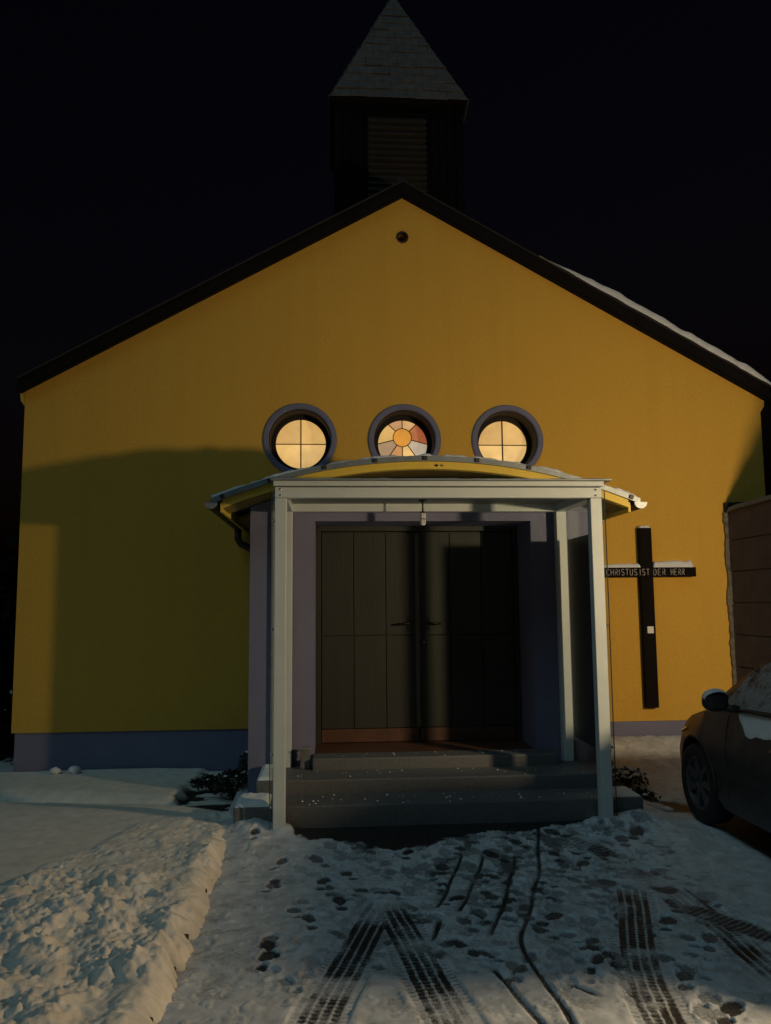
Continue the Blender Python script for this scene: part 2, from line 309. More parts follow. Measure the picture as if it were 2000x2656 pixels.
def make_driveway():
    xs = np.linspace(-.80, 4.42, 700); ys = np.concatenate([np.linspace(1.2, 3.1, 90)[:-1], np.linspace(3.1, 6.2, 520)[:-1], np.linspace(6.2, 8.69, 170)])
    X, Y = np.meshgrid(xs, ys)
    n_big = fbm(X, Y, 1.3, 21); n_mid = fbm(X, Y, 7, 31); n_fine = fbm(X, Y, 28, 41, 3)
    bare = np.zeros_like(X)
    # thin worn spots in a light snowfall
    worn = sstep(.60, .75, fbm(X, Y, 5.5, 51) + .10*(n_big-.5)) * sstep(-.2, .5, X) * (1-sstep(2.1, 2.5, X)) * sstep(4.2, 5.0, Y)*(1-sstep(5.9, 6.3, Y))
    bare = np.maximum(bare, .7*worn)
    bare = np.maximum(bare, (.34+.22*sstep(4.6, 5.4, Y)*sstep(-.1, .5, X))*sstep(.45, .70, fbm(X, Y, 11, 57, 5, .62))*(1-sstep(2.2, 2.7, X)))
    press = np.zeros_like(X); ridge = np.zeros_like(X)
    def stroke(x, y, ang, L_, W_, dep):
        c, s = math.cos(ang), math.sin(ang)
        sel = (np.abs(X-x) < .25) & (np.abs(Y-y) < .25)
        dx = X[sel]-x; dy = Y[sel]-y; u = dx*c+dy*s; v = -dx*s+dy*c
        wob = .9*(n_fine[sel]-.5) + .9*(n_mid[sel]-.5)
        sole = (u-.04)**2/(L_*.62)**2 + v**2/W_**2 + wob
        heel = (u+L_*.75)**2/(L_*.34)**2 + v**2/(W_*.8)**2 + wob
        d = np.minimum(sole, heel)
        bare[sel] = np.maximum(bare[sel], dep*(1-sstep(.7, 1.15, d)))
        press[sel] = np.maximum(press[sel], 1-sstep(.8, 1.2, d))
        ridge[sel] = np.maximum(ridge[sel], np.exp(-((d-1.45)/.3)**2))
    r_ = random.Random(3)
    for k, (x, y) in enumerate(FEET):
        stroke(x, y, math.pi/2 + r_.uniform(-.7, .7), r_.uniform(.085, .125), r_.uniform(.034, .046), r_.uniform(.4, .85))
    for k in range(260):
        x = r_.gauss(1.05, .62); y = 6.0 - 2.2*r_.random()**1.5
        if -.55 < x < 2.4: stroke(x, y, math.pi/2 + r_.uniform(-.8, .8), r_.uniform(.06, .13), r_.uniform(.03, .05), r_.uniform(.2, .8))
    for pts in TYRES:
        D, S, run = path_field(X, Y, pts, .22)
        a_ = np.abs(D); inside = 1-sstep(.082, .092, a_); fade = sstep(0, .12, S)*(.55+.45*sstep(.3, .6, fbm(S, D, 2.2, 71)))
        ribs = .5+.5*np.cos((D + .010*(n_mid-.5))/.046*2*math.pi + .6*np.sin(S*3))                      # long grooves left standing as snow lines
        bars = .5+.5*np.sin(S/.033*2*math.pi + 9*np.abs(D))
        b1 = inside*np.clip(.98 - .55*sstep(.68, .95, ribs) - .30*bars*sstep(.3, .7, n_mid), 0, 1)
        sh = sstep(.088, .095, a_)*(1-sstep(.120, .132, a_))*sstep(.4, .7, bars)*.5
        bare = np.maximum(bare*(1-inside*.35), np.maximum(b1, sh)*fade*(.42+.6*sstep(.28, .66, fbm(X, Y, 5, 73, 5, .6))))
        press = np.maximum(press, (1-sstep(.12, .135, a_))*sstep(0, .12, S)); ridge = np.maximum(ridge, np.exp(-((a_-.155)/.02)**2)*.5*sstep(0, .2, S))
    for pts in FAINT:
        D, S, run = path_field(X, Y, pts, .2); a_ = np.abs(D)
        bars = .5+.5*np.sin(S/.036*2*math.pi)
        bare = np.maximum(bare, (1-sstep(.06, .1, a_))*(.25+.6*sstep(.35, .65, fbm(X, Y, 6, 87)))*(.7+.3*bars)); press = np.maximum(press, (1-sstep(.08, .11, a_))*.6)
    for pts in THIN:
        D, S, run = path_field(X, Y, pts, .1); a_ = np.abs(D + .006*np.sin(S*9))
        endf = sstep(0, .08, S)*(1-sstep(run-.10, run, S))
        bare = np.maximum(bare, (1-sstep(.009, .017, a_))*endf*(.7+.5*(n_mid-.3))); press = np.maximum(press, (1-sstep(.012, .022, a_))*endf)
        ridge = np.maximum(ridge, np.exp(-((a_-.032)/.01)**2)*.35*endf)
    # bare wet strip in front of the bottom step, the step's shadow painted in with it
    fx = np.array([-.42,-.35,-.24,.02,.43,.76,1.11,1.44,1.81,2.0,2.05]); fy = np.array([6.3,6.16,5.93,5.80,5.66,5.75,5.88,5.90,6.0,6.1,6.4])
    fr = np.interp(X, fx, fy) + .16*(fbm(X, Y, 6, 91)-.5) + .05*(n_fine-.5)
    bare = np.maximum(bare, sstep(-.03, .05, Y-fr)*((X > -.36) & (X < 2.0)))
    # soil bed along the right flank of the porch, then the shadow beneath the car painted as dark ground
    bed = sstep(.40, .60, fbm(X, Y, 4.5, 101)) * sstep(2.18, 2.3, X)*(1-sstep(2.62, 2.85, X + .5*(Y-7.2)*(Y < 7.2)))*sstep(6.35, 6.6, Y)*(1-sstep(7.6, 8.0, Y))
    bare = np.maximum(bare, bed)
    under = sstep(2.82, 2.95, X)*(1-sstep(4.2, 4.4, X))*sstep(3.1, 3.3, Y)*(1-sstep(6.4, 6.75, Y)); bare = np.maximum(bare, under*.95)
    bare = np.clip(bare, 0, 1)
    thick = .009 + .008*n_big + .010*sstep(2.1, 2.6, X)
    # small blown or kicked crumbs
    crumbs = sstep(.70, .80, fbm(X, Y, 17, 111, 2))*.006*(1-press) + sstep(.76, .86, fbm(X, Y, 9, 121, 2))*.007*(1-press)
    # snow gathered at the post feet and the ends of the bottom step
    def mound(x, y, rx, ry, h_): return h_*np.exp(-(((X-x)/rx)**2 + ((Y-y)/ry)**2))
    heap = mound(-.55, 6.12, .16, .12, .07) + mound(-.32, 6.02, .10, .09, .035) + mound(2.06, 6.0, .16, .09, .05) + mound(2.28, 6.05, .16, .10, .06) + mound(-.55, 5.8, .12, .3, .02)
    wallbank = .10*sstep(8.2, 8.66, Y + .25*(n_big-.5))*sstep(2.3, 2.6, X)
    Z = base_z(X, Y) + thick*(1-.9*bare)*(1-.55*press) + ridge*.006*(1-bare) + crumbs*(1-bare) + .006*(n_mid-.5) + (.0035*(n_fine-.5))*(1+bare) + heap*(1+.5*(n_mid-.5)) + wallbank
    o = link('driveway', grid_mesh('driveway', X, Y, Z, {'bare': bare}), drive_mat)
    tag(o, 'paved drive under thin trodden snow with tyre tracks and footprints', kind='structure')
make_driveway()

EDGE = -.735
def make_lawn():
    xs = np.concatenate([np.linspace(-9, -3.6, 60)[:-1], np.linspace(-3.6, -2.2, 110)[:-1], np.linspace(-2.2, EDGE+.09, 190)])
    ys = np.concatenate([np.linspace(.6, 3.0, 70)[:-1], np.linspace(3.0, 6.6, 380)[:-1], np.linspace(6.6, 8.69, 150)])
    X, Y = np.meshgrid(xs, ys)
    n_big = fbm(X, Y, .9, 201); n_mid = fbm(X, Y, 3.4, 211, 3); n_lump = fbm(X*1.25 + .3*Y + .25*n_mid, Y*.9 - .2*n_mid, 5.2, 221, 5, .58); n_fine = fbm(X, Y, 22, 231, 3)
    # kicked-up lumpy snow nearest the drive, smooth untouched snow behind the slanting line
    line = np.interp(X, [-9, -3.2, -1.87, -1.73, -1.57, -1.41, -1.1, -.68], [3.0, 3.6, 4.92, 5.25, 5.67, 6.13, 6.35, 6.42])
    lum = 1-sstep(-.15, .30, Y-line + .3*(n_mid-.5))
    amp = .28+.58*sstep(.35, .65, fbm(X, Y, 1.7, 245, 2))
    lumps = lum*amp*(.12*(n_lump-.5) + .06*sstep(.35, .75, n_mid) + .030*(1-2*np.abs(fbm(X, Y, 12, 241, 4, .6)-.5)) - .022 + .022*sstep(.62, .74, fbm(X, Y, 15, 247, 3)) + .008*(n_fine-.5))
    top = .10 + .03*(n_big-.5) + lumps + .004*(n_fine-.5)
    # rounded roll of snow over the kerb
    roll_ = .018*np.exp(-((X-(EDGE-.10))/.07)**2)*(1-sstep(6.2, 6.5, Y))*(.5+1.0*n_mid)
    top = top + roll_
    # fall towards the wall, furrow along the bed
    top = top - .085*sstep(6.6, 7.5, Y)
    gy = np.interp(X, [-9, -2.9, -2.04, -1.28, -.6], [7.6, 7.52, 7.30, 7.03, 6.7]) + .05*(n_mid-.5)
    top = top - .05*np.exp(-((Y-gy)/.05)**2)*(1-sstep(-1.25, -1.1, X)) + .045*sstep(.02, .22, Y-gy)*(1-sstep(.25, 1.2, Y-gy))*(1-sstep(-1.4, -1.25, X))
    # the planting bed in the corner by the entrance: mostly bare soil
    bx = -1.32 + .14*(fbm(X, Y, 6, 251)-.5); inbed = sstep(-.05, .06, X-bx)*sstep(6.85, 7.05, Y + .8*(X+1.28)*(X > -1.28))
    patch = sstep(.50, .62, fbm(X*.7, Y*1.8, 4.5, 261, 3))
    bare = inbed*np.clip(patch*1.1 + .55*np.exp(-(((X+.82)/.2)**2 + ((Y-7.6)/.35)**2)), 0, 1)
    top = top - inbed*(.035 + .02*patch)
    wallgap = sstep(8.52, 8.66, Y); bare = np.maximum(bare, wallgap*.3*(n_mid > .55))
    # outer edge: snow spills unevenly over the kerb stones
    ed = EDGE + .062 + .05*(fbm(Y*1.0, 0*Y+3, 3.2, 271, 3)-.5) + .03*(fbm(Y, 0*Y+31, 17, 285, 3)-.5) + .016*(n_fine-.5) - .070*sstep(.615, .68, fbm(Y, 0*Y+9, 6.0, 283, 5, .7))
    ed = np.where(Y > 6.5, EDGE + .2, ed)
    drop = np.clip((X-(ed-.125))/.125, 0, 1)
    Z = top*(1-drop**2.2) + (-.02)*drop**2.2
    Z = np.where(X > ed, -.05, Z)
    o = link('lawn', grid_mesh('lawn', X, Y, Z, {'bare': bare}), lawn_mat)
    tag(o, 'lawn under a blanket of snow, lumpy along the drive', kind='structure')
make_lawn()
kerb = thing('kerb', 'row of dark kerb stones half buried in snow between lawn and drive', 'kerb'); del kerb['category']; kerb['kind'] = 'structure'
ks = MB().box(-.03, .03, -.245, .245, -.06, .042).mesh('kerb_stone')
for k in range(9):
    o = link('kerb_stone', ks, kerb_m, kerb, .008); o.location = (EDGE - .012 + random.uniform(-.006, .006), 2.3 + k*.5, random.uniform(-.006, .006)); o.rotation_euler.z = random.uniform(-.01, .01)

# ------------------------------------------------------------------ church
CX = .828; WY = 8.70; HW = 4.10; EZ = 4.00; AZ = 6.304; WT = .36
WINX = (CX-1.152, CX, CX+1.152); WINZ = 3.487; VENTZ = 5.835
church = thing('church', 'small yellow gabled chapel with slate turret and arched entrance', 'church')
church.location = (0, 0, 0)

def wall_with_holes(name, outline, circles, y0, y1, material, parent):
    cu = bpy.data.curves.new(name, 'CURVE'); cu.dimensions = '2D'; cu.fill_mode = 'BOTH'; cu.extrude = (y1-y0)/2
    def spline(pts):
        s = cu.splines.new('POLY'); s.points.add(len(pts)-1); s.use_cyclic_u = True
        for p, (x, z) in zip(s.points, pts): p.co = (x, z, 0, 1)
    spline(outline)
    for cx, cz, r in circles: spline([(cx + r*math.cos(2*math.pi*k/72), cz + r*math.sin(2*math.pi*k/72)) for k in range(72)])
    tmp = bpy.data.objects.new('tmp', cu); C.objects.link(tmp)
    bpy.context.view_layer.update()
    me = bpy.data.meshes.new_from_object(tmp.evaluated_get(bpy.context.evaluated_depsgraph_get()))
    bpy.data.objects.remove(tmp); bpy.data.curves.remove(cu)
    me.transform(Matrix.Translation((0, (y0+y1)/2, 0)) @ Matrix.Rotation(R(90), 4, 'X')); me.name = name; me.materials.clear()
    return link(name, me, material, parent)
PL = .40
gable = [(CX-HW, PL), (CX+HW, PL), (CX+HW, EZ), (CX, AZ), (CX-HW, EZ)]
front = wall_with_holes('front_wall', gable, [(x, WINZ, .34) for x in WINX] + [(CX, VENTZ, .062)], WY, WY+WT, yellow, church)
# plinth, set back a little under the render
MB().box(CX-HW+.03, CX+HW-.03, WY+.012, WY+WT, -.3, PL+.06).build('plinth', lilac, church, .005)
BACK = WY + 11
for s in (-1, 1):
    x0, x1 = (CX-HW, CX-HW+.3) if s < 0 else (CX+HW-.3, CX+HW)
    MB().box(x0, x1, WY+WT+.002, BACK, -.3, EZ).build('side_wall', yellow, church)
MB().prism([(CX-HW, -.3), (CX+HW, -.3), (CX+HW, EZ), (CX, AZ), (CX-HW, EZ)], BACK+.002, BACK+.3).build('rear_wall', yellow, church)
# eave mouldings at the two corners
for s in (-1, 1):
    MB().prism([(CX+s*(HW+.001), EZ-.17), (CX+s*(HW+.05), EZ-.10), (CX+s*(HW+.06), EZ-.005), (CX+s*(HW+.001), EZ-.005)][::s], WY+.004, WY+.5).build('eave_moulding', yellow, church, .006)
# vent pipe
MB().ring(CX, VENTZ, .050, .070, WY-.012, WY+.05, 32, .004).build('vent_ring', lead, church)
MB().ring(CX, VENTZ, 0.0005, .060, WY+.20, WY+.22, 32).build('vent_grille', tar, church)
# roof: two slopes with verge boards
sl_ = (AZ-EZ)/HW; ln = math.hypot(1, sl_); FY = WY-.10
OVH = .17
for s in (-1, 1):
    OVH = .05 if s < 0 else .17
    def P(t, off):          # t: distance out from the ridge, off: height above the wall slope
        return (CX+s*t, AZ - sl_*t + off*ln)
    rf = MB().prism([P(0, .035), P(0, .115), P(HW+OVH, .115), P(HW+OVH, .035)][::-s], FY+.03, BACK+.4).build('roof_slope', roof_mat, church)
    MB().prism([P(0, .012), P(0, .122), P(HW+OVH, .122), P(HW+OVH, .012)][::-s], FY, FY+.028).build('verge_board', dark_wood, rf, .004)
    MB().prism([P(0, .1222), P(0, .136), P(HW+OVH+.01, .136), P(HW+OVH+.01, .1222)][::-s], FY-.02, FY+.10).build('verge_flashing', roof_mat, rf)
    MB().prism([P(.0, -.004), P(0, .032), P(HW+OVH-.01, .032), P(HW+OVH-.01, -.004)][::-s], FY+.03, WY-.002).build('verge_soffit', dark_wood, rf)
    # tile courses that show as a slight saw-tooth behind the verge
MB().tube([(CX, FY+.02, AZ+.15), (CX, BACK+.4, AZ+.15)], .07, 12).build('ridge_cap', roof_mat, church)
# snow lying on the right slope
def roof_snow():
    n = 110; m_ = 24; vs = []; fs = []
    T = np.linspace(1.55, HW+OVH+.02, n); V = np.concatenate([np.linspace(0, .012, 9), np.linspace(.02, 1, m_-9)])
    TT, VV = np.meshgrid(T, V)
    nz = fbm(TT*3, VV*6, 1.6, 301, 3)
    thick = .085*sstep(1.5, 2.3, TT)*(.75+.5*nz)*(1-.5*sstep(HW-.15, HW+OVH, TT))
    prof = np.minimum(1, np.sqrt(np.clip(VV/.012, 0, 1)))
    xs = CX + TT; ys = FY-.022 + .016*(fbm(TT*7, 0*TT, 1, 311, 2)-.5)*2*(VV < .05) + VV*2.6
    zs = AZ - sl_*TT + (.145 + thick*prof)*ln
    me = grid_mesh('snow', xs, ys, zs, {})
    o = link('snow', me, snow_m); tag(o, 'strip of snow lying on the right roof slope behind the verge', 'snow', kind='stuff')
roof_snow()

# --- round windows
pane_warm = [mat('lit_pane_%d' % k, (.5, .4, .25), .4, var=v*1.7, vscale=4.5, emit=c, estr=s_*1.03) for k, (c, s_, v) in enumerate([((.62, .36, .115), .82, .10), ((.64, .38, .12), .90, .10), ((.70, .43, .14), .98, .12), ((.68, .42, .15), .96, .12)])]
def seg_poly(cx, cz, ri, a0, a1, wx, wz, wr, gap=.004, n=14):
    """segment between two rays from (cx,cz), clipped inside a circle of radius wr about (wx,wz)"""
    def hit(a_):
        dx, dz = math.cos(a_), math.sin(a_); ox, oz = cx-wx, cz-wz; bq = ox*dx+oz*dz; return -bq + math.sqrt(bq*bq - (ox*ox+oz*oz-wr*wr))
    A = [a0+(a1-a0)*k/n for k in range(n+1)]
    outer = [(cx+math.cos(t)*hit(t), cz+math.sin(t)*hit(t)) for t in A]
    if ri <= 0: inner = [(cx, cz)]
    else: inner = [(cx+ri*math.cos(t), cz+ri*math.sin(t)) for t in A]
    return inner, outer
GY = WY + .27; GR = .285
for i, wx in enumerate(WINX):
    w = MB().ring(wx, WINZ, .340, .405, WY-.026, WY+.02, 72, .012).build('round_window', lilac, church)
    MB().ring(wx, WINZ, GR-.005, .339, GY-.035, GY+.03, 72, .008).build('window_frame', recess, w)
    MB().ring(wx, WINZ, .330, .3395, WY+.002, GY-.036, 72).build('window_reveal', recess, w)
    if i != 1:
        for k in range(4):
            a0 = k*math.pi/2; pts = [(wx + .006*(1 if k in (0, 3) else -1), WINZ + .004*(1 if k < 2 else -1))] + [(wx+GR*math.cos(a0+math.pi/2*t/14), WINZ+GR*math.sin(a0+math.pi/2*t/14)) for t in range(15)]
            MB().prism(pts, GY, GY+.006).build('pane', pane_warm[{0: 1, 1: 0, 2: 2, 3: 3}[k]], w)
        MB().box(wx-.007, wx+.007, GY-.012, GY-.001, WINZ-GR, WINZ+GR).build('muntin', lead, w)
        MB().box(wx-GR, wx-.008, GY-.010, GY-.001, WINZ-.005, WINZ+.005).build('muntin', lead, w)
        MB().box(wx+.008, wx+GR, GY-.010, GY-.001, WINZ-.005, WINZ+.005).build('muntin', lead, w)
    else:
        sx, sz, sr = wx-.002, WINZ+.082, .105
        MB().prism([(sx+sr*.985*math.cos(2*math.pi*t/40), sz+sr*.985*math.sin(2*math.pi*t/40)) for t in range(40)], GY, GY+.006).build('pane', mat('glass_orange', (.5, .3, .1), .4, var=.12, vscale=9, emit=(.62, .255, .035), estr=.9), w)
        angs = [90, 44, -15, -55, -90, -125, -165, -224, -270]
        cols = [(.60, .34, .14), (.36, .095, .035), (.45, .36, .26), (.76, .46, .15), (.52, .235, .085), (.30, .20, .115), (.62, .37, .11), (.45, .24, .105)]
        for k in range(8):
            inn, outr = seg_poly(sx, sz, sr, R(angs[k]), R(angs[k+1]), wx, WINZ, GR-.001)
            poly = outr + inn[::-1]
            MB().prism(poly[::-1], GY, GY+.006).build('pane', mat('glass_seg_%d' % k, (.4, .3, .2), .4, var=.18, vscale=6, emit=cols[k], estr=.95), w)
            dx, dz = math.cos(R(angs[k])), math.sin(R(angs[k])); q = outr[0]
            MB().tube([(sx+dx*sr, GY-.004, sz+dz*sr), (q[0], GY-.004, q[1])], .0055, 6).build('muntin', lead, w)
        MB().ring(sx, sz, sr-.004, sr+.004, GY-.010, GY-.001, 40).build('muntin', lead, w)

# --- bell turret on the ridge
TX0, TX1, TY0, TY1, TZ0, TZ1 = .06, 1.70, 9.50, 11.1, 5.6, 8.02
tcx = (TX0+TX1)/2
tur = MB().box(TX0+.02, TX1-.02, TY0+.02, TY1-.02, TZ0, TZ1).build('turret', turret_wood, church, .01)
for x0, x1 in ((TX0, TX0+.10), (TX1-.10, TX1)): box('corner_post', x0, x1, TY0-.008, TY0+.09, TZ0, TZ1, turret_wood, tur, .008)
nb = 4
for x0, x1 in ((TX0+.104, .44), (1.27, TX1-.104)):            # boarding either side of the louvre
    wd = (x1-x0)/3
    for k in range(3): box('board', x0+k*wd+.004, x0+(k+1)*wd-.004, TY0, TY0+.019, TZ0, TZ1-.02, turret_wood, tur, .004)
for x0, x1, z0, z1 in ((.445, .485, 6.3, 7.80), (1.225, 1.265, 6.3, 7.80), (.445, 1.265, 7.805, 7.86)): box('louvre_frame', x0, x1, TY0-.02, TY0+.018, z0, z1, turret_wood, tur, .005)
box('louvre_back', .487, 1.223, TY0+.006, TY0+.018, 6.3, 7.80, tar, tur, 0)
lm = MB().add([(-.368, -.028, -.028), (.368, -.028, -.028), (.368, .004, .030), (-.368, .004, .030), (-.368, -.020, -.034), (.368, -.020, -.034), (.368, .012, .024), (-.368, .012, .024)],
              [(0, 1, 2, 3), (7, 6, 5, 4), (0, 4, 5, 1), (3, 2, 6, 7), (0, 3, 7, 4), (1, 5, 6, 2)]).mesh('louvre_slat')
for k in range(17):
    o = link('louvre_slat', lm, louvre_wood, tur); o.location = (.855, TY0-.008, 6.42+k*.083); o.rotation_euler.z = random.uniform(-.004, .004)
# spire
SX0, SX1, SY0, SY1, SZ, SA = .02, 1.745, 9.44, 11.16, 8.03, 10.11
scx, scy = (SX0+SX1)/2, (SY0+SY1)/2
spire = MB().add([(SX0, SY0, SZ), (SX1, SY0, SZ), (SX1, SY1, SZ), (SX0, SY1, SZ), (scx, scy, SA), (SX0, SY0, SZ-.05), (SX1, SY0, SZ-.05), (SX1, SY1, SZ-.05), (SX0, SY1, SZ-.05)],
                 [(0, 1, 4), (1, 2, 4), (2, 3, 4), (3, 0, 4), (0, 5, 6, 1), (1, 6, 7, 2), (2, 7, 8, 3), (3, 8, 5, 0), (5, 8, 7, 6)]).build('spire_roof', dark_wood, church)
def slate_face(p0, p1, apex, individual):
    p0, p1, apex = Vector(p0), Vector(p1), Vector(apex); mid = (p0+p1)/2; upv = (apex-mid); Lf = upv.length; upv.normalize(); ax = (p1-p0).normalized(); nrm = ax.cross(upv).normalized()
    half = (p1-p0).length/2; rows = 14; rh = Lf/rows; bulk = MB()
    for r in range(rows):
        h0 = r*rh; wid = half*(1-h0/Lf); wtop = half*(1-(h0+rh*1.12)/Lf); wtop = max(wtop, .004)
        cuts = np.arange(-8, 9)*.205 + (.1025 if r % 2 else 0); cuts = [c for c in cuts if -wid+.05 < c < wid-.05]; cuts = [-wid] + cuts + [wid]
        for c0, c1 in zip(cuts[:-1], cuts[1:]):
            def at(u, h_, o_): return mid + ax*u + upv*h_ + nrm*o_
            def cl(u): return max(-wtop, min(wtop, u))
            lift = .022 + random.uniform(-.007, .008); g = .0018
            j = random.uniform(-.012, .008)
            vs = [at(c0+g, h0-.02+j, lift), at(c1-g, h0-.02+j, lift), at(cl(c1-g), h0+rh*1.1, .006), at(cl(c0+g), h0+rh*1.1, .006),
                  at(c0+g, h0-.02+j, lift-.012), at(c1-g, h0-.02+j, lift-.012), at(cl(c1-g), h0+rh*1.1, .001), at(cl(c0+g), h0+rh*1.1, .001)]
            fs = [(0, 1, 2, 3), (7, 6, 5, 4), (0, 4, 5, 1), (1, 5, 6, 2), (2, 6, 7, 3), (3, 7, 4, 0)]
            if individual: MB().add(vs, fs).build('slate', slate, spire)
            else: bulk.add(vs, fs)
    if not individual: tag(bulk.build('slate_field', slate, spire), kind='stuff')
ap = (scx, scy, SA)
slate_face((SX0, SY0, SZ), (SX1, SY0, SZ), ap, True)
slate_face((SX1, SY0, SZ), (SX1, SY1, SZ), ap, False); slate_face((SX1, SY1, SZ), (SX0, SY1, SZ), ap, False); slate_face((SX0, SY1, SZ), (SX0, SY0, SZ), ap, False)
MB().lathe([(.001, SA+.12), (.02, SA+.10), (.035, SA), (.05, SA-.06)], scx, scy).build('spire_cap', zinc, church)

# --- entrance vestibule with segmental roof
VY = 7.02; VHW = 1.518; AR = 4.73; ACZ = 2.955 - AR; RHW = 1.79
def arc(r, hw, n=28):
    t = math.asin(hw/r); return [(CX + r*math.sin(-t + 2*t*k/n), ACZ + r*math.cos(-t + 2*t*k/n)) for k in range(n+1)]
OW = .958; OTOP = 2.42
top_arc = arc(AR-.15, VHW)
left_wall = [(CX-VHW, -.2), (CX-OW, -.2), (CX-OW, OTOP), (CX+OW, OTOP), (CX+OW, -.2), (CX+VHW, -.2)] + top_arc[::-1]
MB().prism(left_wall, VY, VY+.62).build('vestibule_wall', lilac, church, 0)
MB().box(CX-VHW, CX-VHW+.3, VY+.622, WY-.002, -.2, 2.44).build('vestibule_side_wall', lilac, church)
MB().box(CX+VHW-.3, CX+VHW, VY+.622, WY-.002, -.2, 2.44).build('vestibule_side_wall', lilac, church)
VF = 6.60
def arc_slab(r0, r1, hw, y0, y1, n=28): 
    return MB().prism(arc(r0, hw, n) + arc(r1, hw, n)[::-1], y0, y1)
vroof = arc_slab(AR-.070, AR-.035, RHW, VF+.002, WY-.003).build('vestibule_roof', zinc, church)
arc_slab(AR-.136, AR-.072, RHW-.085, VF+.010, VF+.040).build('fascia', yellow_trim, vroof, .004)
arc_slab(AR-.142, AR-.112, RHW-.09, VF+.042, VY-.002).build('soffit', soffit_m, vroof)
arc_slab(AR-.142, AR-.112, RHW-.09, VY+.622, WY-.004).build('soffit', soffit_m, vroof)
for s in (-1, 1):   # sloping soffit board at the sides: eave board between wall and gutter
    x0, x1 = sorted((CX+s*(RHW-.088), CX+s*(RHW-.066)))
    zt = ACZ + math.sqrt(AR**2-RHW**2) - .065
    MB().box(x0, x1, VF+.012, WY-.006, zt-.085, zt).build('eave_board', yellow_trim, vroof, .003)
    # half-round gutter
    gx = CX + s*(RHW+.005); gz = zt-.005; pr = [(gx+.055*math.cos(t), gz+.055*math.sin(t)) for t in np.linspace(math.pi, 2*math.pi, 13)]
    pr2 = [(gx+.047*math.cos(t), gz+.047*math.sin(t)) for t in np.linspace(2*math.pi, math.pi, 13)]
    g = MB(); n = 26; ring_ = pr+pr2; k0 = [(x, VF-.03, z) for x, z in ring_]; k1 = [(x, WY-.03, z-.012) for x, z in ring_]
    g.add(k0+k1, [(i, (i+1) % n, n+(i+1) % n, n+i) for i in range(n)] + [tuple(range(n))[::-1], tuple(range(n, 2*n))]); go = g.build('gutter', gutter_m, vroof)
    MB().prism(pr, VF-.036, VF-.0305).build('gutter_end', zinc, go)
    if s < 0:
        MB().tube([(gx, WY-.16, gz-.045), (gx, WY-.16, gz-.15), (gx+.03, WY-.16, gz-.20), (gx+.19, WY-.16, gz-.28), (gx+.225, WY-.16, gz-.34), (gx+.225, WY-.16, .1)], .038, 12).build('downpipe', gutter_m, go)
    else:
        MB().tube([(gx, WY-.16, gz-.045), (gx, WY-.16, gz-.10), (gx-.03, WY-.16, gz-.14), (gx-.19, WY-.16, gz-.22), (gx-.225, WY-.16, gz-.28), (gx-.225, WY-.16, .1)], .038, 12).build('downpipe', gutter_m, go)
# snow and zinc edging on the curved roof
def arc_snow():
    n = 150; T = np.linspace(-1, 1, n); V = np.concatenate([np.linspace(0, .012, 6), np.linspace(.03, 1, 12)]); TT, VV = np.meshgrid(T, V)
    tm = math.asin(RHW/AR); A = TT*tm*1.005
    nz = fbm(TT*9+20, VV*3+4, 1.4, 331, 3); nf = fbm(TT*40+20, VV*9, 1.2, 341, 2)
    th = .006 + .016*sstep(.35, .7, nz) + .010*nf
    rr = AR-.034 + th*np.sqrt(np.clip(VV/.012, 0, 1))
    X = CX + rr*np.sin(A); Z = ACZ + rr*np.cos(A); Y = VF-.014 - .012*(nf-.5)*(VV < .08) + VV*(WY-VF-.0)
    o = link('snow', grid_mesh('snow', X, Y, Z, {}), snow_m); tag(o, 'thin uneven snow on the curved roof over the entrance', 'snow', kind='stuff')
arc_snow()
arc_slab(AR-.072, AR-.030, RHW+.01, VF-.016, VF+.001).build('edge_trim', zinc, vroof)
cl = MB().box(-.018, .018, -.012, 0, -.022, .014).mesh('trim_clip')
for k in range(9):
    t = math.asin((RHW-.05)/AR)*(-1+2*k/8) + random.uniform(-.01, .01)
    o = link('trim_clip', cl, gutter_m, vroof, .003); o.location = (CX+(AR-.045)*math.sin(t), VF-.017, ACZ+(AR-.045)*math.cos(t)); o.rotation_euler.y = t
MB().tube([(CX+.07, VF-.002, ACZ+AR-.108), (CX+.07, VF+.009, ACZ+AR-.108)], .010, 10).build('bolt', metal_dark, vroof)
MB().tube([(CX+.115, VF-.002, ACZ+AR-.108), (CX+.115, VF+.009, ACZ+AR-.108)], .007, 10).build('bolt', metal_dark, vroof)

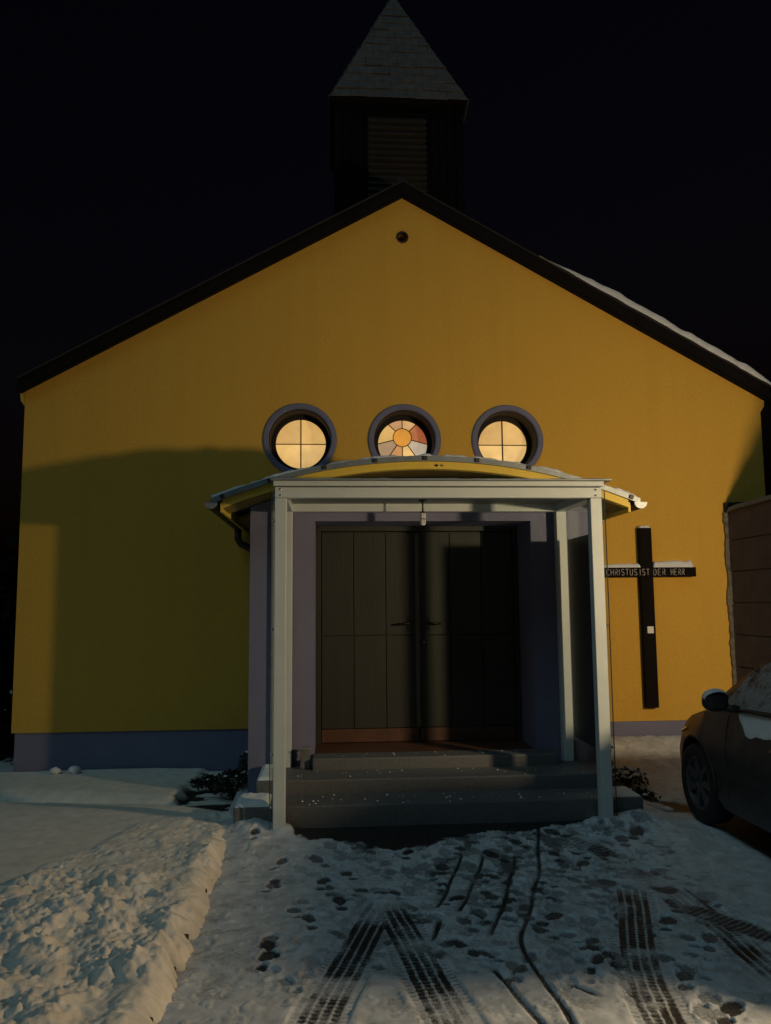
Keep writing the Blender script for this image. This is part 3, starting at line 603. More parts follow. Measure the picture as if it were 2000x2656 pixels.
# --- double door in the recess
DY = 7.56; DZ0 = .432; DZ1 = 2.415; FL = .418
box('door_frame', CX-OW, CX-OW+.045, DY-.03, DY+.06, FL, DZ1+.01, door_wood, church)
box('door_frame', CX+OW-.045, CX+OW, DY-.03, DY+.06, FL, DZ1+.01, door_wood, church)
box('door_frame', CX-OW+.046, CX+OW-.046, DY-.03, DY+.06, DZ1-.04, DZ1+.01, door_wood, church)
for s in (-1, 1):
    x0, x1 = (CX-OW+.05, CX-.004) if s < 0 else (CX+.004, CX+OW-.05)
    leaf = MB().box(x0, x1, DY+.012, DY+.05, DZ0, DZ1-.045).build('door_leaf', door_wood, church)
    n = 3; wd = (x1-x0)/n
    for k in range(n):
        for z0, z1 in ((DZ0+.125, 1.40), (1.405, DZ1-.05)):
            box('plank', x0+k*wd+.003, x0+(k+1)*wd-.003, DY-.006, DY+.011, z0, z1-.003, door_wood, leaf, .004)
    box('kick_board', x0+.002, x1-.002, DY-.012, DY+.011, DZ0+.002, DZ0+.12, kick_wood, leaf, .004)
    hx = CX + s*.085
    hd = MB().tube([(hx, DY-.008, 1.51), (hx, DY-.055, 1.51), (hx+s*.02, DY-.06, 1.51), (hx+s*.12, DY-.06, 1.505)], .010, 10).build('door_handle', metal_dark, leaf)
    MB().prism([(hx-.022, 1.44), (hx+.022, 1.44), (hx+.022, 1.575), (hx-.022, 1.575)], DY-.012, DY-.0065).build('handle_plate', metal_dark, hd)
box('astragal', CX-.028, CX+.012, DY-.024, DY-.0065, DZ0+.125, DZ1-.06, mat('door_strip', (.10, .10, .075), .5, var=.2), church, .004)
MB().tube([(CX+.052, DY-.0065, 1.335), (CX+.052, DY-.016, 1.335)], .011, 14).build('lock_cylinder', chrome, church)
box('threshold', CX-OW+.003, CX+OW-.003, 7.05, DY+.05, FL-.01, FL+.010, kick_wood, church, .004)

# ------------------------------------------------------------------ steps
steps = thing('entrance_steps', 'three low grey stone steps leading up to the double door', 'steps')
box('step', CX-1.53, CX+1.53, 6.10, 6.44, -.15, .235, stone, steps, .012)
box('step', CX-1.40, CX+1.40, 6.44, 6.80, -.15, .345, stone, steps, .012)
box('step', CX-1.40, CX-.975, 6.80, VY-.003, -.15, .3455, stone, steps, .012); box('step', CX+1.08, CX+1.40, 6.80, VY-.003, -.15, .3455, stone, steps, .012)
box('step', CX-.972, CX+1.077, 6.78, VY-.003, -.15, .44, stone, steps, .012)
box('door_sill', CX-OW+.004, CX+OW-.004, VY, 7.60, -.15, .405, stone, steps, .004)
def lay_snow(label, x0, x1, y0, y1, z, h_, seed, nx=34, ny=20, cover=1.0):
    xs = np.linspace(x0, x1, nx); ys = np.linspace(y0, y1, ny); X, Y = np.meshgrid(xs, ys)
    e_ = np.minimum.reduce([X-x0, x1-X, Y-y0, y1-Y]); nz = fbm(X*8+seed, Y*8, 1.2, seed, 3)
    Z = z - .002 + h_*np.sqrt(np.clip(e_/.035, 0, 1))*(.55+.9*nz) - (1-cover)*.05*(nz < .5)
    o = link('snow', grid_mesh('snow', X, Y, Z, {}), snow_m); tag(o, label, 'snow', kind='stuff')
lay_snow('pad of snow on the left end of the bottom step outside the porch', CX-1.525, CX-1.27, 6.105, 6.44, .236, .03, 401)
lay_snow('pad of snow on the left end of the second step outside the porch', CX-1.395, CX-1.265, 6.46, 6.98, .346, .028, 411)
lay_snow('small pad of snow on the right end of the bottom step', CX+1.29, CX+1.52, 6.12, 6.42, .236, .016, 421)

# ------------------------------------------------------------------ porch
porch = thing('entrance_porch', 'white metal and glass porch with flat canopy before the door', 'porch')
PX0, PX1, PY0, PY1, PW = -.365, 2.036, 6.02, 6.955, .044
for px, py, z0 in ((PX0, PY0, .06), (PX1, PY0, .06), (PX0, PY1, .347), (PX1, PY1, .347)):
    p = box('post', px-PW, px+PW, py-PW, py+PW, z0, 2.492, frame_alu, porch, .005)
    if z0 < .1: box('post_foot', px-.065, px+.065, py-.065, py+.065, .045, .068, zinc, p, .003)
box('beam', PX0-PW, PX1+PW, PY0-PW, PY0+PW, 2.4925, 2.572, frame_alu, porch, .005)
box('beam', PX0-PW, PX1+PW, PY1-PW, PY1+PW, 2.4925, 2.572, frame_alu, porch, .005)
for px in (PX0, PX1): box('beam', px-PW, px+PW, PY0+PW+.001, PY1-PW-.001, 2.4925, 2.572, frame_alu, porch, .005)
box('ceiling_panel', PX0+PW, PX1-PW, PY0+PW, PY1-PW, 2.560, 2.578, ceil_m, porch, 0)
canopy = box('canopy', PX0-.055, PX1+.055, 5.945, VY-.004, 2.580, 2.617, frame_alu, porch, .004)
box('drip_edge', PX0-.075, PX1+.115, 5.925, VY-.005, 2.620, 2.632, zinc, canopy, .002)
lay_snow('thin skin of snow along the flat canopy of the porch', PX0-.07, PX1+.11, 5.928, VY-.02, 2.632, .010, 431, 90, 30)
for s, px in ((-1, PX0-PW-.016), (1, PX1+PW+.016)):
    pane = box('side_pane', px-.006, px+.006, 5.972, 7.0, .10 if s < 0 else .12, 2.545, clear_glass, porch, 0)
    for z in (.25, .62, 1.52, 2.32):
        MB().tube([(px-.012, PY0, z), (px+.012, PY0, z)], .011, 12).build('clip', chrome, pane)
    box('pane_gasket', px+(.0062 if s > 0 else -.0102), px+(.0102 if s > 0 else -.0062), 5.972, 5.985, .10, 2.545, tar, pane, 0)
board = box('notice_board', PX1+.020, PX1+.034, 6.20, 6.82, .57, 2.235, board_m, porch, .002)
# ceiling lamp (unlit) inside the porch
bm_ = MB().tube([(0, -.004, 0), (0, .004, 0)], .008, 10).mesh('bolt')
for px in (PX0, PX1):
    for z in (2.51, 2.555):
        o = link('bolt', bm_, chrome, porch); o.location = (px, PY0-PW-.002, z)
for px, n_ in ((PX0, 'joint_seam'), (PX1, 'joint_seam')):
    box('joint_seam', px-PW-.0005, px+PW+.0005, PY0-PW-.0008, PY0+PW+.0005, 2.4902, 2.4922, tar, porch, 0)
lamp = thing('porch_lamp', 'small clear glass lamp hanging under the porch beam above the door', 'lamp')
LX, LY = .775, 6.62
MB().lathe([(.001, 2.559), (.030, 2.558), (.030, 2.545), (.007, 2.538), (.007, 2.462), (.021, 2.458), (.021, 2.446)], LX, LY, 20).build('lamp_mount', metal_dark, lamp)
MB().lathe([(.020, 2.447), (.023, 2.440), (.023, 2.358), (.016, 2.345), (.001, 2.342)], LX, LY, 24).build('lamp_glass', mat('opal_glass', (.92, .91, .88), .12, coat=1.0), lamp)
MB().tube([(LX+.008, LY-.0235, 2.445), (LX+.008, LY-.0235, 2.355)], .0028, 6).build('lamp_guard', metal_dark, lamp)
MB().lathe([(.0232, 2.400), (.025, 2.398), (.025, 2.393), (.0232, 2.391)], LX, LY, 24).build('lamp_ring', chrome, lamp)
# small box at the left of the sill
bx = thing('small_box', 'small dark box standing left of the door on the second step', 'box')
box('box_body', -.245, -.165, 6.84, 6.93, .348, .50, concrete, bx, .006); box('box_lid', -.25, -.16, 6.835, 6.935, .501, .516, zinc, bx, .004)

# ------------------------------------------------------------------ cross with lettering
cross = thing('wall_cross', 'tall black wooden cross lettered in white on the yellow wall', 'cross')
KX = 3.476; CYF = WY-.085
box('upright', KX-.070, KX+.070, CYF-.004, WY-.012, .549, 2.50, cross_wood, cross, .006)
arm = box('arm', KX-.545, KX+.548, CYF-.022, CYF-.0045, 1.958, 2.062, cross_wood, cross, .004)
for z in (.75, 2.3): box('bracket', KX-.03, KX+.03, WY-.0115, WY+.01, z, z+.06, metal_dark, cross, 0)
GL = {'C': [[(.9,.15),(.7,0),(.3,0),(.08,.2),(.08,.8),(.3,1),(.7,1),(.9,.85)]], 'H': [[(.08,0),(.08,1)],[(.9,0),(.9,1)],[(.08,.5),(.9,.5)]],
 'R': [[(.08,0),(.08,1),(.6,1),(.85,.85),(.85,.65),(.6,.5),(.08,.5)],[(.45,.5),(.92,0)]], 'I': [[(.2,0),(.2,1)]],
 'S': [[(.08,.12),(.3,0),(.65,0),(.88,.15),(.88,.35),(.65,.5),(.3,.52),(.1,.66),(.1,.86),(.3,1),(.65,1),(.88,.88)]], 'T': [[(.02,1),(.98,1)],[(.5,1),(.5,0)]],
 'U': [[(.08,1),(.08,.2),(.3,0),(.68,0),(.9,.2),(.9,1)]], 'D': [[(.08,0),(.08,1),(.5,1),(.88,.75),(.88,.25),(.5,0),(.08,0)]], 'E': [[(.85,0),(.08,0),(.08,1),(.85,1)],[(.08,.52),(.7,.52)]]}
def letters(word, x, z, h_, wd, adv):
    for chx in word:
        b = MB(); cw = wd*(.35 if chx == 'I' else 1)
        for st in GL[chx]:
            b.tube([(x+cw*u, CYF-.024, z+h_*v) for u, v in st], .0036, 6)
        b.build('letter', letter_m, arm); x += cw + adv
    return x
letters('CHRISTUS', 3.012, 1.977, .066, .034, .0135); letters('IST', 3.388, 1.977, .066, .034, .0135)
letters('DER', 3.540, 1.977, .066, .036, .0140); letters('HERR', 3.735, 1.977, .066, .030, .0120)
box('small_plate', KX-.026, KX+.044, CYF-.012, CYF-.0045, 1.345, 1.420, plate_m, cross, .003)
def cross_snow(label, x0, x1, z, h0, h1, y0, y1, seed):
    xs = np.linspace(x0, x1, 40); V = np.linspace(0, math.pi, 9); X, A = np.meshgrid(xs, V)
    e_ = np.minimum(X-x0, x1-X); hh = (h0+(h1-h0)*(X-x0)/(x1-x0))*np.sqrt(np.clip(e_/.02, 0, 1))*(.8+.4*fbm(X*9, 0*X, 1.5, seed, 3))
    yc = (y0+y1)/2; Y = yc - np.cos(A)*(y1-y0)/2; Z = z - .002 + hh*np.sin(A)**.45
    o = link('snow', grid_mesh('snow', X, Y, Z, {}), snow_m); tag(o, label, 'snow', kind='stuff')
cross_snow('ridge of snow on the left half of the cross arm', KX-.52, KX-.072, 2.062, .035, .050, CYF-.02, WY-.004, 501)
cross_snow('thicker ridge of snow on the right half of the cross arm', KX+.073, KX+.525, 2.062, .066, .078, CYF-.02, WY-.004, 511)
cross_snow('little cap of snow on top of the cross upright', KX-.062, KX+.064, 2.50, .026, .026, CYF, WY-.01, 521)

# ------------------------------------------------------------------ panel wall on the right, with its lantern
FX = 4.436; FH = 2.70
fence = thing('panel_wall', 'tall brownish grey panel wall meeting the chapel at its right corner', 'wall')
ph = .345
for col, (y0, y1) in enumerate(((2.0, 4.16), (4.24, 6.40), (6.48, 8.62))):
    pm = None
    for r in range(8):
        z0 = -.06 + r*ph
        o = MB().box(FX+random.uniform(0, .006), FX+.07, y0+.002, y1-.002, z0+.004, z0+ph-.004).build('panel', panel_m, fence, .008)
for y in (1.92, 4.20, 6.44): box('wall_post', FX-.02, FX+.09, y-.038, y+.038, -.2, FH+.02, panel_m, fence, .01)
def ragged_edge():
    n = 60; b = MB(); r_ = random.Random(5)
    vs = []; 
    for k in range(n+1):
        z = .05 + (FH-.08)*k/n; w_ = .018 + .016*r_.random() + .008*math.sin(k*.55)
        vs += [(FX-w_, 8.665, z), (FX+.02, 8.625, z), (FX+.02, 8.694, z), (FX-w_*.6, 8.694, z)]
    b.add(vs, [(4*k+i, 4*k+(i+1) % 4, 4*k+4+(i+1) % 4, 4*k+4+i) for k in range(n) for i in range(4)])
    b.build('mortar_joint', rough_edge, fence)
ragged_edge()
MB().prism([(FX-.015, FH-.03), (FX+.40, FH-.03), (FX+.40, FH+.10), (FX-.015, FH+.085)], 8.628, 8.694).build('cap_block', tar, fence, .01)
cap = MB(); n = 40; vs = []
for k in range(n+1):
    y = 1.9 + (8.60-1.9)*k/n; zz = FH + .022*math.sin(k*1.3)*.3 - .03*max(0, (y-8.2)/.4)**2
    vs += [(FX-.025, y, zz), (FX-.005, y, zz+.045), (FX+.075, y, zz+.045), (FX+.095, y, zz)]
cap.add(vs, [(4*k+i, 4*k+(i+1) % 4, 4*k+4+(i+1) % 4, 4*k+4+i) for k in range(n) for i in range(4)]); cap.build('coping', concrete, fence)

lan = thing('wall_lantern', 'lit bracket lantern on the panel wall behind the parked car', 'lantern')
WLX, WLY, WLZ = 4.19, 3.30, 2.22
MB().box(FX-.022, FX-.002, WLY-.05, WLY+.05, WLZ+.02, WLZ+.24).build('backplate', metal_dark, lan, .004)
MB().tube([(FX-.02, WLY, WLZ+.16), (FX-.12, WLY, WLZ+.20), (WLX, WLY, WLZ+.19), (WLX, WLY, WLZ+.13)], .011, 10).build('bracket_arm', metal_dark, lan)
MB().lathe([(.001, WLZ+.155), (.03, WLZ+.15), (.07, WLZ+.125), (.072, WLZ+.118), (.02, WLZ+.118), (.001, WLZ+.118)], WLX, WLY).build('lantern_cap', metal_dark, lan)
MB().lathe([(.068, WLZ+.115), (.085, WLZ+.06), (.085, WLZ-.06), (.05, WLZ-.09)], WLX, WLY).build('lantern_glass', clear_glass, lan)
MB().lathe([(.05, WLZ-.09), (.04, WLZ-.11), (.001, WLZ-.115)], WLX, WLY).build('lantern_base', metal_dark, lan)
pl = bpy.data.lights.new('lantern_light', 'POINT'); pl.energy = 500; pl.color = (1.0, .715, .42); pl.shadow_soft_size = .085
plo = bpy.data.objects.new('lantern_light', pl); C.objects.link(plo); plo.location = (WLX, WLY, WLZ); plo.parent = lan

# ------------------------------------------------------------------ parked car (nose towards the chapel)
car = thing('parked_car', 'dark compact hatchback parked nose to the chapel on the right, snow dusted', 'car')
CARX, CARY, CARZ = 3.61, 6.90, .02
car.location = (CARX, CARY, CARZ)
def car_pt(x, s, z): return (x, -s, z)       # s: distance back from the nose
LEN = 3.72; AX1, AX2, WR = .74, 3.14, .295
def ip(s, tab): return float(np.interp(s, [t[0] for t in tab], [t[1] for t in tab]))
WID = [(0,.40),(.03,.52),(.10,.63),(.25,.715),(.5,.785),(.8,.825),(1.3,.842),(2.4,.842),(3.2,.815),(3.5,.77),(3.66,.69),(3.72,.58)]
TOP = [(0,.50),(.03,.58),(.10,.66),(.25,.735),(.5,.815),(.8,.885),(1.05,.935),(1.5,.955),(2.4,.985),(3.2,1.0),(3.55,.96),(3.66,.86),(3.72,.72)]
LOW = [(0,.34),(.06,.24),(.3,.19),(3.3,.20),(3.6,.27),(3.72,.36)]
def section(s):
    w = ip(s, WID); t = ip(s, TOP); l = ip(s, LOW); arch = 0
    for c in (AX1, AX2):
        d = abs(s-c)
        if d < .352: arch = max(arch, WR + math.sqrt(.352**2-d*d) - .01)
    h_ = t-l
    pts = [(0, t+.012), (.45*w, t+.008), (.78*w, t-.012), (.90*w, t-.045), (.955*w, l+.76*h_), (.995*w, l+.56*h_), (w, l+.44*h_), (.99*w, l+.25*h_), (.975*w, l+.09*h_), (.93*w, l), (.62*w, l), (0, l)]
    out = []
    for i, (x, z) in enumerate(pts):
        if arch and 4 <= i <= 10 and z < arch: z = min(arch, t-.03)
        out.append((x, z))
    return out
SS = sorted(set([0,.015,.03,.06,.10,.15,.2,.25,.32] + [round(.36+.03*k, 3) for k in range(27)] + list(np.round(np.linspace(1.2, 2.75, 22), 3)) + [round(2.77+.03*k, 3) for k in range(26)] + [3.55,3.6,3.64,3.68,3.70,3.72]))
b = MB(); b.smooth = True
secs = [section(s) for s in SS]; n = len(secs[0])
for s, sec in zip(SS, secs):
    for x, z in sec: b.v.append(car_pt(-x, s, z))
    for x, z in sec[1:-1]: b.v.append(car_pt(x, s, z))
st = 2*n-2
for i in range(len(SS)-1):
    L0 = list(range(n)) + [n+k for k in range(n-2)][::-1]
    for k in range(len(L0)):
        a0, a1 = L0[k], L0[(k+1) % len(L0)]
        b.f.append((i*st+a0, (i+1)*st+a0, (i+1)*st+a1, i*st+a1))
b.f.append(tuple(L0)[::-1]); b.f.append(tuple((len(SS)-1)*st+k for k in L0))
body = b.build('body', car_paint, car)
mod = body.modifiers.new('edge', 'EDGE_SPLIT'); mod.split_angle = R(50)
# greenhouse
RTOP = [(.98,.93),(1.1,1.03),(1.3,1.18),(1.5,1.295),(1.7,1.365),(1.9,1.40),(2.15,1.42),(2.5,1.425),(2.85,1.42),(3.15,1.40),(3.35,1.37),(3.5,1.22),(3.6,1.05),(3.66,.93)]
def gsec(s):
    zt = ip(s, RTOP); w = ip(s, WID); zb = ip(s, TOP)-.035; f = max(.02, min(1, (zt-zb)/.50))
    wb = w*.915; wt = wb - .19*f
    return [(0, zt+.012), (.5*wt, zt+.006), (.84*wt, zt-.014), (wt, zt-.05*f), (wt+(wb-wt)*.42, zb+(zt-zb)*.55), (wb, zb)]
GS = list(np.round(np.linspace(.98, 3.66, 50), 3)); g = MB(); g.smooth = True
for s in GS:
    sc_ = gsec(s)
    for x, z in sc_: g.v.append(car_pt(-x, s, z))
    for x, z in sc_[1:]: g.v.append(car_pt(x, s, z))
st = 11
for i in range(len(GS)-1):
    order = [5,4,3,2,1,0,6,7,8,9,10]
    for k in range(10): g.f.append((i*st+order[k], (i+1)*st+order[k], (i+1)*st+order[k+1], i*st+order[k+1]))
cabin = g.build('cabin', car_paint, car)
def gside(s, f, off):       # point on the cabin side, f 0 at the belt to 1 at the roof edge
    q = gsec(s); p0, p1, p2 = q[5], q[4], q[3]
    if f < .55: t = f/.55; x = p0[0]+(p1[0]-p0[0])*t; z = p0[1]+(p1[1]-p0[1])*t
    else: t = (f-.55)/.45; x = p1[0]+(p2[0]-p1[0])*t; z = p1[1]+(p2[1]-p1[1])*t
    return x+off, s, z
def frosted(name):
    M = bpy.data.materials.new(name); M.use_nodes = True; N = M.node_tree.nodes; L = M.node_tree.links; bb = N['Principled BSDF']
    tc = N.new('ShaderNodeTexCoord'); nn = N.new('ShaderNodeTexNoise'); nn.inputs['Scale'].default_value = 4.2; nn.inputs['Detail'].default_value = 7; nn.inputs['Roughness'].default_value = .62
    L.new(tc.outputs['Object'], nn.inputs['Vector']); mr = N.new('ShaderNodeMapRange'); mr.inputs['From Min'].default_value = .42; mr.inputs['From Max'].default_value = .52; L.new(nn.outputs['Fac'], mr.inputs['Value'])
    n2 = N.new('ShaderNodeTexNoise'); n2.inputs['Scale'].default_value = 60; L.new(tc.outputs['Object'], n2.inputs['Vector'])
    mu = N.new('ShaderNodeMath'); mu.operation = 'MULTIPLY'; L.new(mr.outputs['Result'], mu.inputs[0]); m2 = N.new('ShaderNodeMapRange'); m2.inputs['From Min'].default_value = .1; m2.inputs['From Max'].default_value = .6; L.new(n2.outputs['Fac'], m2.inputs['Value']); L.new(m2.outputs['Result'], mu.inputs[1])
    mx = N.new('ShaderNodeMix'); mx.data_type = 'RGBA'; L.new(mu.outputs[0], mx.inputs['Factor']); mx.inputs['A'].default_value = (.010, .012, .012, 1); mx.inputs['B'].default_value = (.34, .36, .37, 1); L.new(mx.outputs['Result'], bb.inputs['Base Color'])
    m3 = N.new('ShaderNodeMapRange'); L.new(mu.outputs[0], m3.inputs['Value']); m3.inputs['To Min'].default_value = .08; m3.inputs['To Max'].default_value = .85; L.new(m3.outputs['Result'], bb.inputs['Roughness'])
    return M
frost_side = frosted('snow_spattered_glass')
def side_window(side, outline_fn, s0, s1, name='side_window'):
    ns, nf = 22, 8; vs = []
    for i in range(ns):
        s = s0+(s1-s0)*i/(ns-1); f0, f1 = outline_fn(s)
        for j in range(nf):
            x, ss, z = gside(s, f0+(f1-f0)*j/(nf-1), .005); vs.append(car_pt(side*x, ss, z))
    q = MB().add(vs, [(i*nf+j, (i+1)*nf+j, (i+1)*nf+j+1, i*nf+j+1) for i in range(ns-1) for j in range(nf-1)]); q.smooth = True
    return q.build(name, frost_side, car)
for side in (-1, 1):
    w1 = side_window(side, lambda s: (.06, min(.93, max(.10, (s-1.08)*3.2))), 1.12, 2.14)
    side_window(side, lambda s: (.06, min(.90, max(.12, (3.22-s)*2.4))), 2.20, 3.16)
    # chrome-less belt strip
    pts = [car_pt(side*(gside(s, .0, .010)[0]), s, gside(s, .03, 0)[2]) for s in np.linspace(1.25, 3.2, 14)]
    MB().tube(pts, .010, 6).build('belt_strip', plastic, car)
def cross_glass(s0, s1, name):
    vs = []; ns = 12; fr = [-.80, -.55, -.3, 0, .3, .55, .80]
    for i in range(ns):
        s = s0+(s1-s0)*i/(ns-1); q = gsec(s); wt = q[3][0]
        for f in fr: vs.append(car_pt(f*wt*1.0, s, np.interp(abs(f), [0, .5, .84], [q[0][1], q[1][1], q[2][1]]) + .006))
    q = MB().add(vs, [(i*7+j, (i+1)*7+j, (i+1)*7+j+1, i*7+j+1) for i in range(ns-1) for j in range(6)]); q.smooth = True
    return q.build(name, frost_side, car)
cross_glass(1.12, 1.82, 'windscreen'); cross_glass(3.30, 3.56, 'rear_window')
# wheels
def tyre_mesh():
    b = MB(); prof = [(.20, -.085), (.255, -.095), (.285, -.085), (.295, -.055), (.295, .055), (.285, .085), (.255, .095), (.20, .085)]; n = 40; m_ = len(prof)
    b.add([(x, r*math.cos(2*math.pi*k/n), r*math.sin(2*math.pi*k/n)) for k in range(n) for r, x in prof], [(k*m_+j, ((k+1) % n)*m_+j, ((k+1) % n)*m_+j+1, k*m_+j+1) for k in range(n) for j in range(m_-1)]); b.smooth = True
    return b.mesh('tyre')
def rim_mesh():
    b = MB(); n = 40; prof = [(.202, .07), (.198, .085), (.185, .082), (.178, .04), (.06, .045), (.05, .062), (.001, .064)]; m_ = len(prof)
    b.add([(x, r*math.cos(2*math.pi*k/n), r*math.sin(2*math.pi*k/n)) for k in range(n) for r, x in prof], [(k*m_+j, ((k+1) % n)*m_+j, ((k+1) % n)*m_+j+1, k*m_+j+1) for k in range(n) for j in range(m_-1)])
    for k in range(7):
        t = 2*math.pi*k/7; c, s = math.cos(t), math.sin(t); w = .022
        vs = [(x, r*c - ww*s, r*s + ww*c) for r, x in ((.045, .074), (.19, .079), (.19, .05), (.045, .05)) for ww in (-w, w)]
        b.add(vs, [(0, 2, 3, 1), (2, 4, 5, 3), (4, 6, 7, 5), (6, 0, 1, 7), (0, 6, 4, 2), (1, 3, 5, 7)])
    return b.mesh('rim')
TM, RM = tyre_mesh(), rim_mesh()
for side in (-1, 1):
    for ax in (AX1, AX2):
        w = bpy.data.objects.new('wheel', None); C.objects.link(w); w.parent = car; w.location = car_pt(side*.715, ax, WR); w.rotation_euler.z = 0 if side > 0 else math.pi
        link('tyre', TM, rubber, w); link('rim', RM, rim_m, w)
    arch_pts = [car_pt(side*(ip(AX1+.36*math.cos(t), WID)*.992), AX1+.36*math.cos(t), WR+.36*math.sin(t)-.008) for t in np.linspace(.05, math.pi-.05, 22)]
    MB().tube(arch_pts, .012, 6).build('wheel_arch', plastic, car)
    # mirror
    mz = .985; ms = 1.36
    mm = MB(); mm.smooth = True; nn_, rr_ = 14, 9; vs = []
    for i in range(rr_):
        t = math.pi*i/(rr_-1); cs = math.cos(t); sn = max(.02, math.sin(t))**.55
        for k in range(nn_):
            a_ = 2*math.pi*k/nn_; ca = math.copysign(abs(math.cos(a_))**.75, math.cos(a_)); sa = math.copysign(abs(math.sin(a_))**.75, math.sin(a_))
            vs.append((side*(.925 + cs*.088), -ms + sn*.058*ca*(1.25 if ca > 0 else .75), mz + sn*.072*sa))
    mm.add(vs, [(i*nn_+k, (i+1)*nn_+k, (i+1)*nn_+(k+1) % nn_, i*nn_+(k+1) % nn_) for i in range(rr_-1) for k in range(nn_)])
    mir = mm.build('mirror', plastic, car)
    MB().tube([(side*.76, -ms-.01, mz-.06), (side*.86, -ms, mz-.045)], .026, 8).build('mirror_arm', plastic, mir)
    # handle, seams, lamps
    hz = .735
    hx = side*(ip(2.02, WID)*1.0)
    MB().tube([(hx*.985, -1.90, hz), (hx*1.02, -1.925, hz+.004), (hx*1.025, -2.03, hz+.006), (hx*.985, -2.06, hz+.004)], .014, 8).build('door_handle', mat('handle_paint', (.10, .10, .11), .3), car)
    def seam(s, z0, z1, curve=0):
        pts = []
        for z in np.linspace(z0, z1, 12):
            ss = s + curve*((z-z0)/(z1-z0))**2; q = section(ss); q = sorted([(zz, xx) for xx, zz in q[3:10]]); x = np.interp(z, [p[0] for p in q], [p[1] for p in q])
            pts.append(car_pt(side*(x+.0015), ss, z))
        MB().tube(pts, .0045, 5).build('door_seam', mat('seam', (.05, .05, .055), .4), car)
    seam(1.28, .30, .88, -.06); seam(2.18, .30, .92, .02); seam(2.95, .55, .93, .15)
    hl = MB(); vs = []
    for i, s in enumerate(np.linspace(.09, .46, 8)):
        q = section(s)
        for f in (0, .33, .66, 1): 
            x = np.interp(f, [0, 1], [q[2][0], q[4][0]]); z = np.interp(f, [0, 1], [q[2][1], q[4][1]])
            vs.append(car_pt(side*(x+.012), s, z+.004))
    hl.add(vs, [(i*4+j, (i+1)*4+j, (i+1)*4+j+1, i*4+j+1) for i in range(7) for j in range(3)]); hl.smooth = True; hl.build('headlight', mat('lamp_lens', (.12, .12, .12), .12, coat=1), car)
    box_o = MB().box(side*.60-.09, side*.60+.09, -3.715, -3.66, .70, .90).build('tail_light', mat('tail_lens', (.16, .008, .008), .2), car, .01)
box('number_plate', -.26, .26, .004, .016, .36, .46, plate_m, car, .004)
box('grille', -.38, .38, -.03, .010, .47, .53, plastic, car, .006)
# unseen roof box added to keep the lantern light off the drive
rb = MB(); rb.smooth = True; n = 14; vs = []
for i, u in enumerate(np.linspace(0, 1, 13)):
    s = 2.55 + u*.95; tp = min(1, (u*5)**.6)*min(1, ((1-u)*12)**.5); tp = max(tp, .05)
    for k in range(n):
        a_ = 2*math.pi*k/n; ca = math.copysign(abs(math.cos(a_))**.5, math.cos(a_)); sa = math.copysign(abs(math.sin(a_))**.5, math.sin(a_))
        vs.append(car_pt(-.36 + .27*ca*(.6+.4*tp), s, 1.580 + .085*sa*tp))
rb.add(vs, [(i*n+k, (i+1)*n+k, (i+1)*n+(k+1) % n, i*n+(k+1) % n) for i in range(12) for k in range(n)] + [tuple(range(n))[::-1], tuple(range(12*n, 13*n))])
rb.build('shade_box', plastic, car)
for s in (2.90, 3.30): MB().tube([car_pt(x, s, z) for x, z in ((-.60, 1.32), (-.58, 1.47), (.58, 1.47), (.60, 1.32))], .012, 8).build('roof_bar', metal_dark, car)
# snow on the car
def car_snow(label, fn, n0, n1, z_off):
    vs = np.array([[fn(i/(n0-1), j/(n1-1)) for i in range(n0)] for j in range(n1)])
    me = grid_mesh('snow', vs[..., 0]+CARX, vs[..., 1]+CARY, vs[..., 2]+CARZ, {}); o = link('snow', me, snow_m); tag(o, label, 'snow', kind='stuff')
fz = lambda a_, b_, sd: float(fbm(np.array([a_]), np.array([b_]), 1.0, sd, 3)[0])
def roof_fn(u, v):
    s = 1.72+u*1.55; q = gsec(s); w = (-1+2*v)*q[3][0]*.97; z = np.interp(abs(w), [0, .5*q[3][0], .84*q[3][0], q[3][0]], [q[0][1], q[1][1], q[2][1], q[3][1]])
    e_ = min(u, 1-u, v*1.2, (1-v)*1.2); return (w, -s, z + .004 + .022*min(1, (e_/.05))**.5*(.6+.8*fz(s*6, w*6, 601)))
car_snow('skin of snow on the roof of the parked car', roof_fn, 40, 30, 0)
def mir_fn(u, v):
    a_ = math.pi*(.02+.96*u); x = .925 + math.cos(a_)*.086; sn = max(.05, math.sin(a_))**.55; t = (-.55+1.2*v)*math.pi/2
    return (-x, -1.36 + .074*sn*math.sin(t)*.98, .985 + .075*sn*max(0, math.cos(t))**.75 + .012*math.sin(a_)*(.5+fz(u*5, v*4, 611)) - .0)
car_snow('cap of snow on the car side mirror', mir_fn, 20, 14, 0)
def door_fn(u, v):       # snow clinging to the door below the window
    s = 1.36+u*.95; top = ip(s, TOP)-.045; depth = (.11+.07*fz(s*9, 3, 621))*min(1, (u*6)**.6)*min(1, ((1-u)*8)**.6)
    z = top + .004 - v*depth; q = section(s); q = sorted([(zz, xx) for xx, zz in q[3:10]]); x = np.interp(z, [p[0] for p in q], [p[1] for p in q])
    th = .007*math.sin(math.pi*min(1, max(0, v)))**.5*(.4+1.0*fz(s*14, v*5, 631))
    return (-(x+.0005+th*(1 if v < .97 else .0)), -s, z)
car_snow('snow clinging to the car door below the window', door_fn, 50, 16, 0)

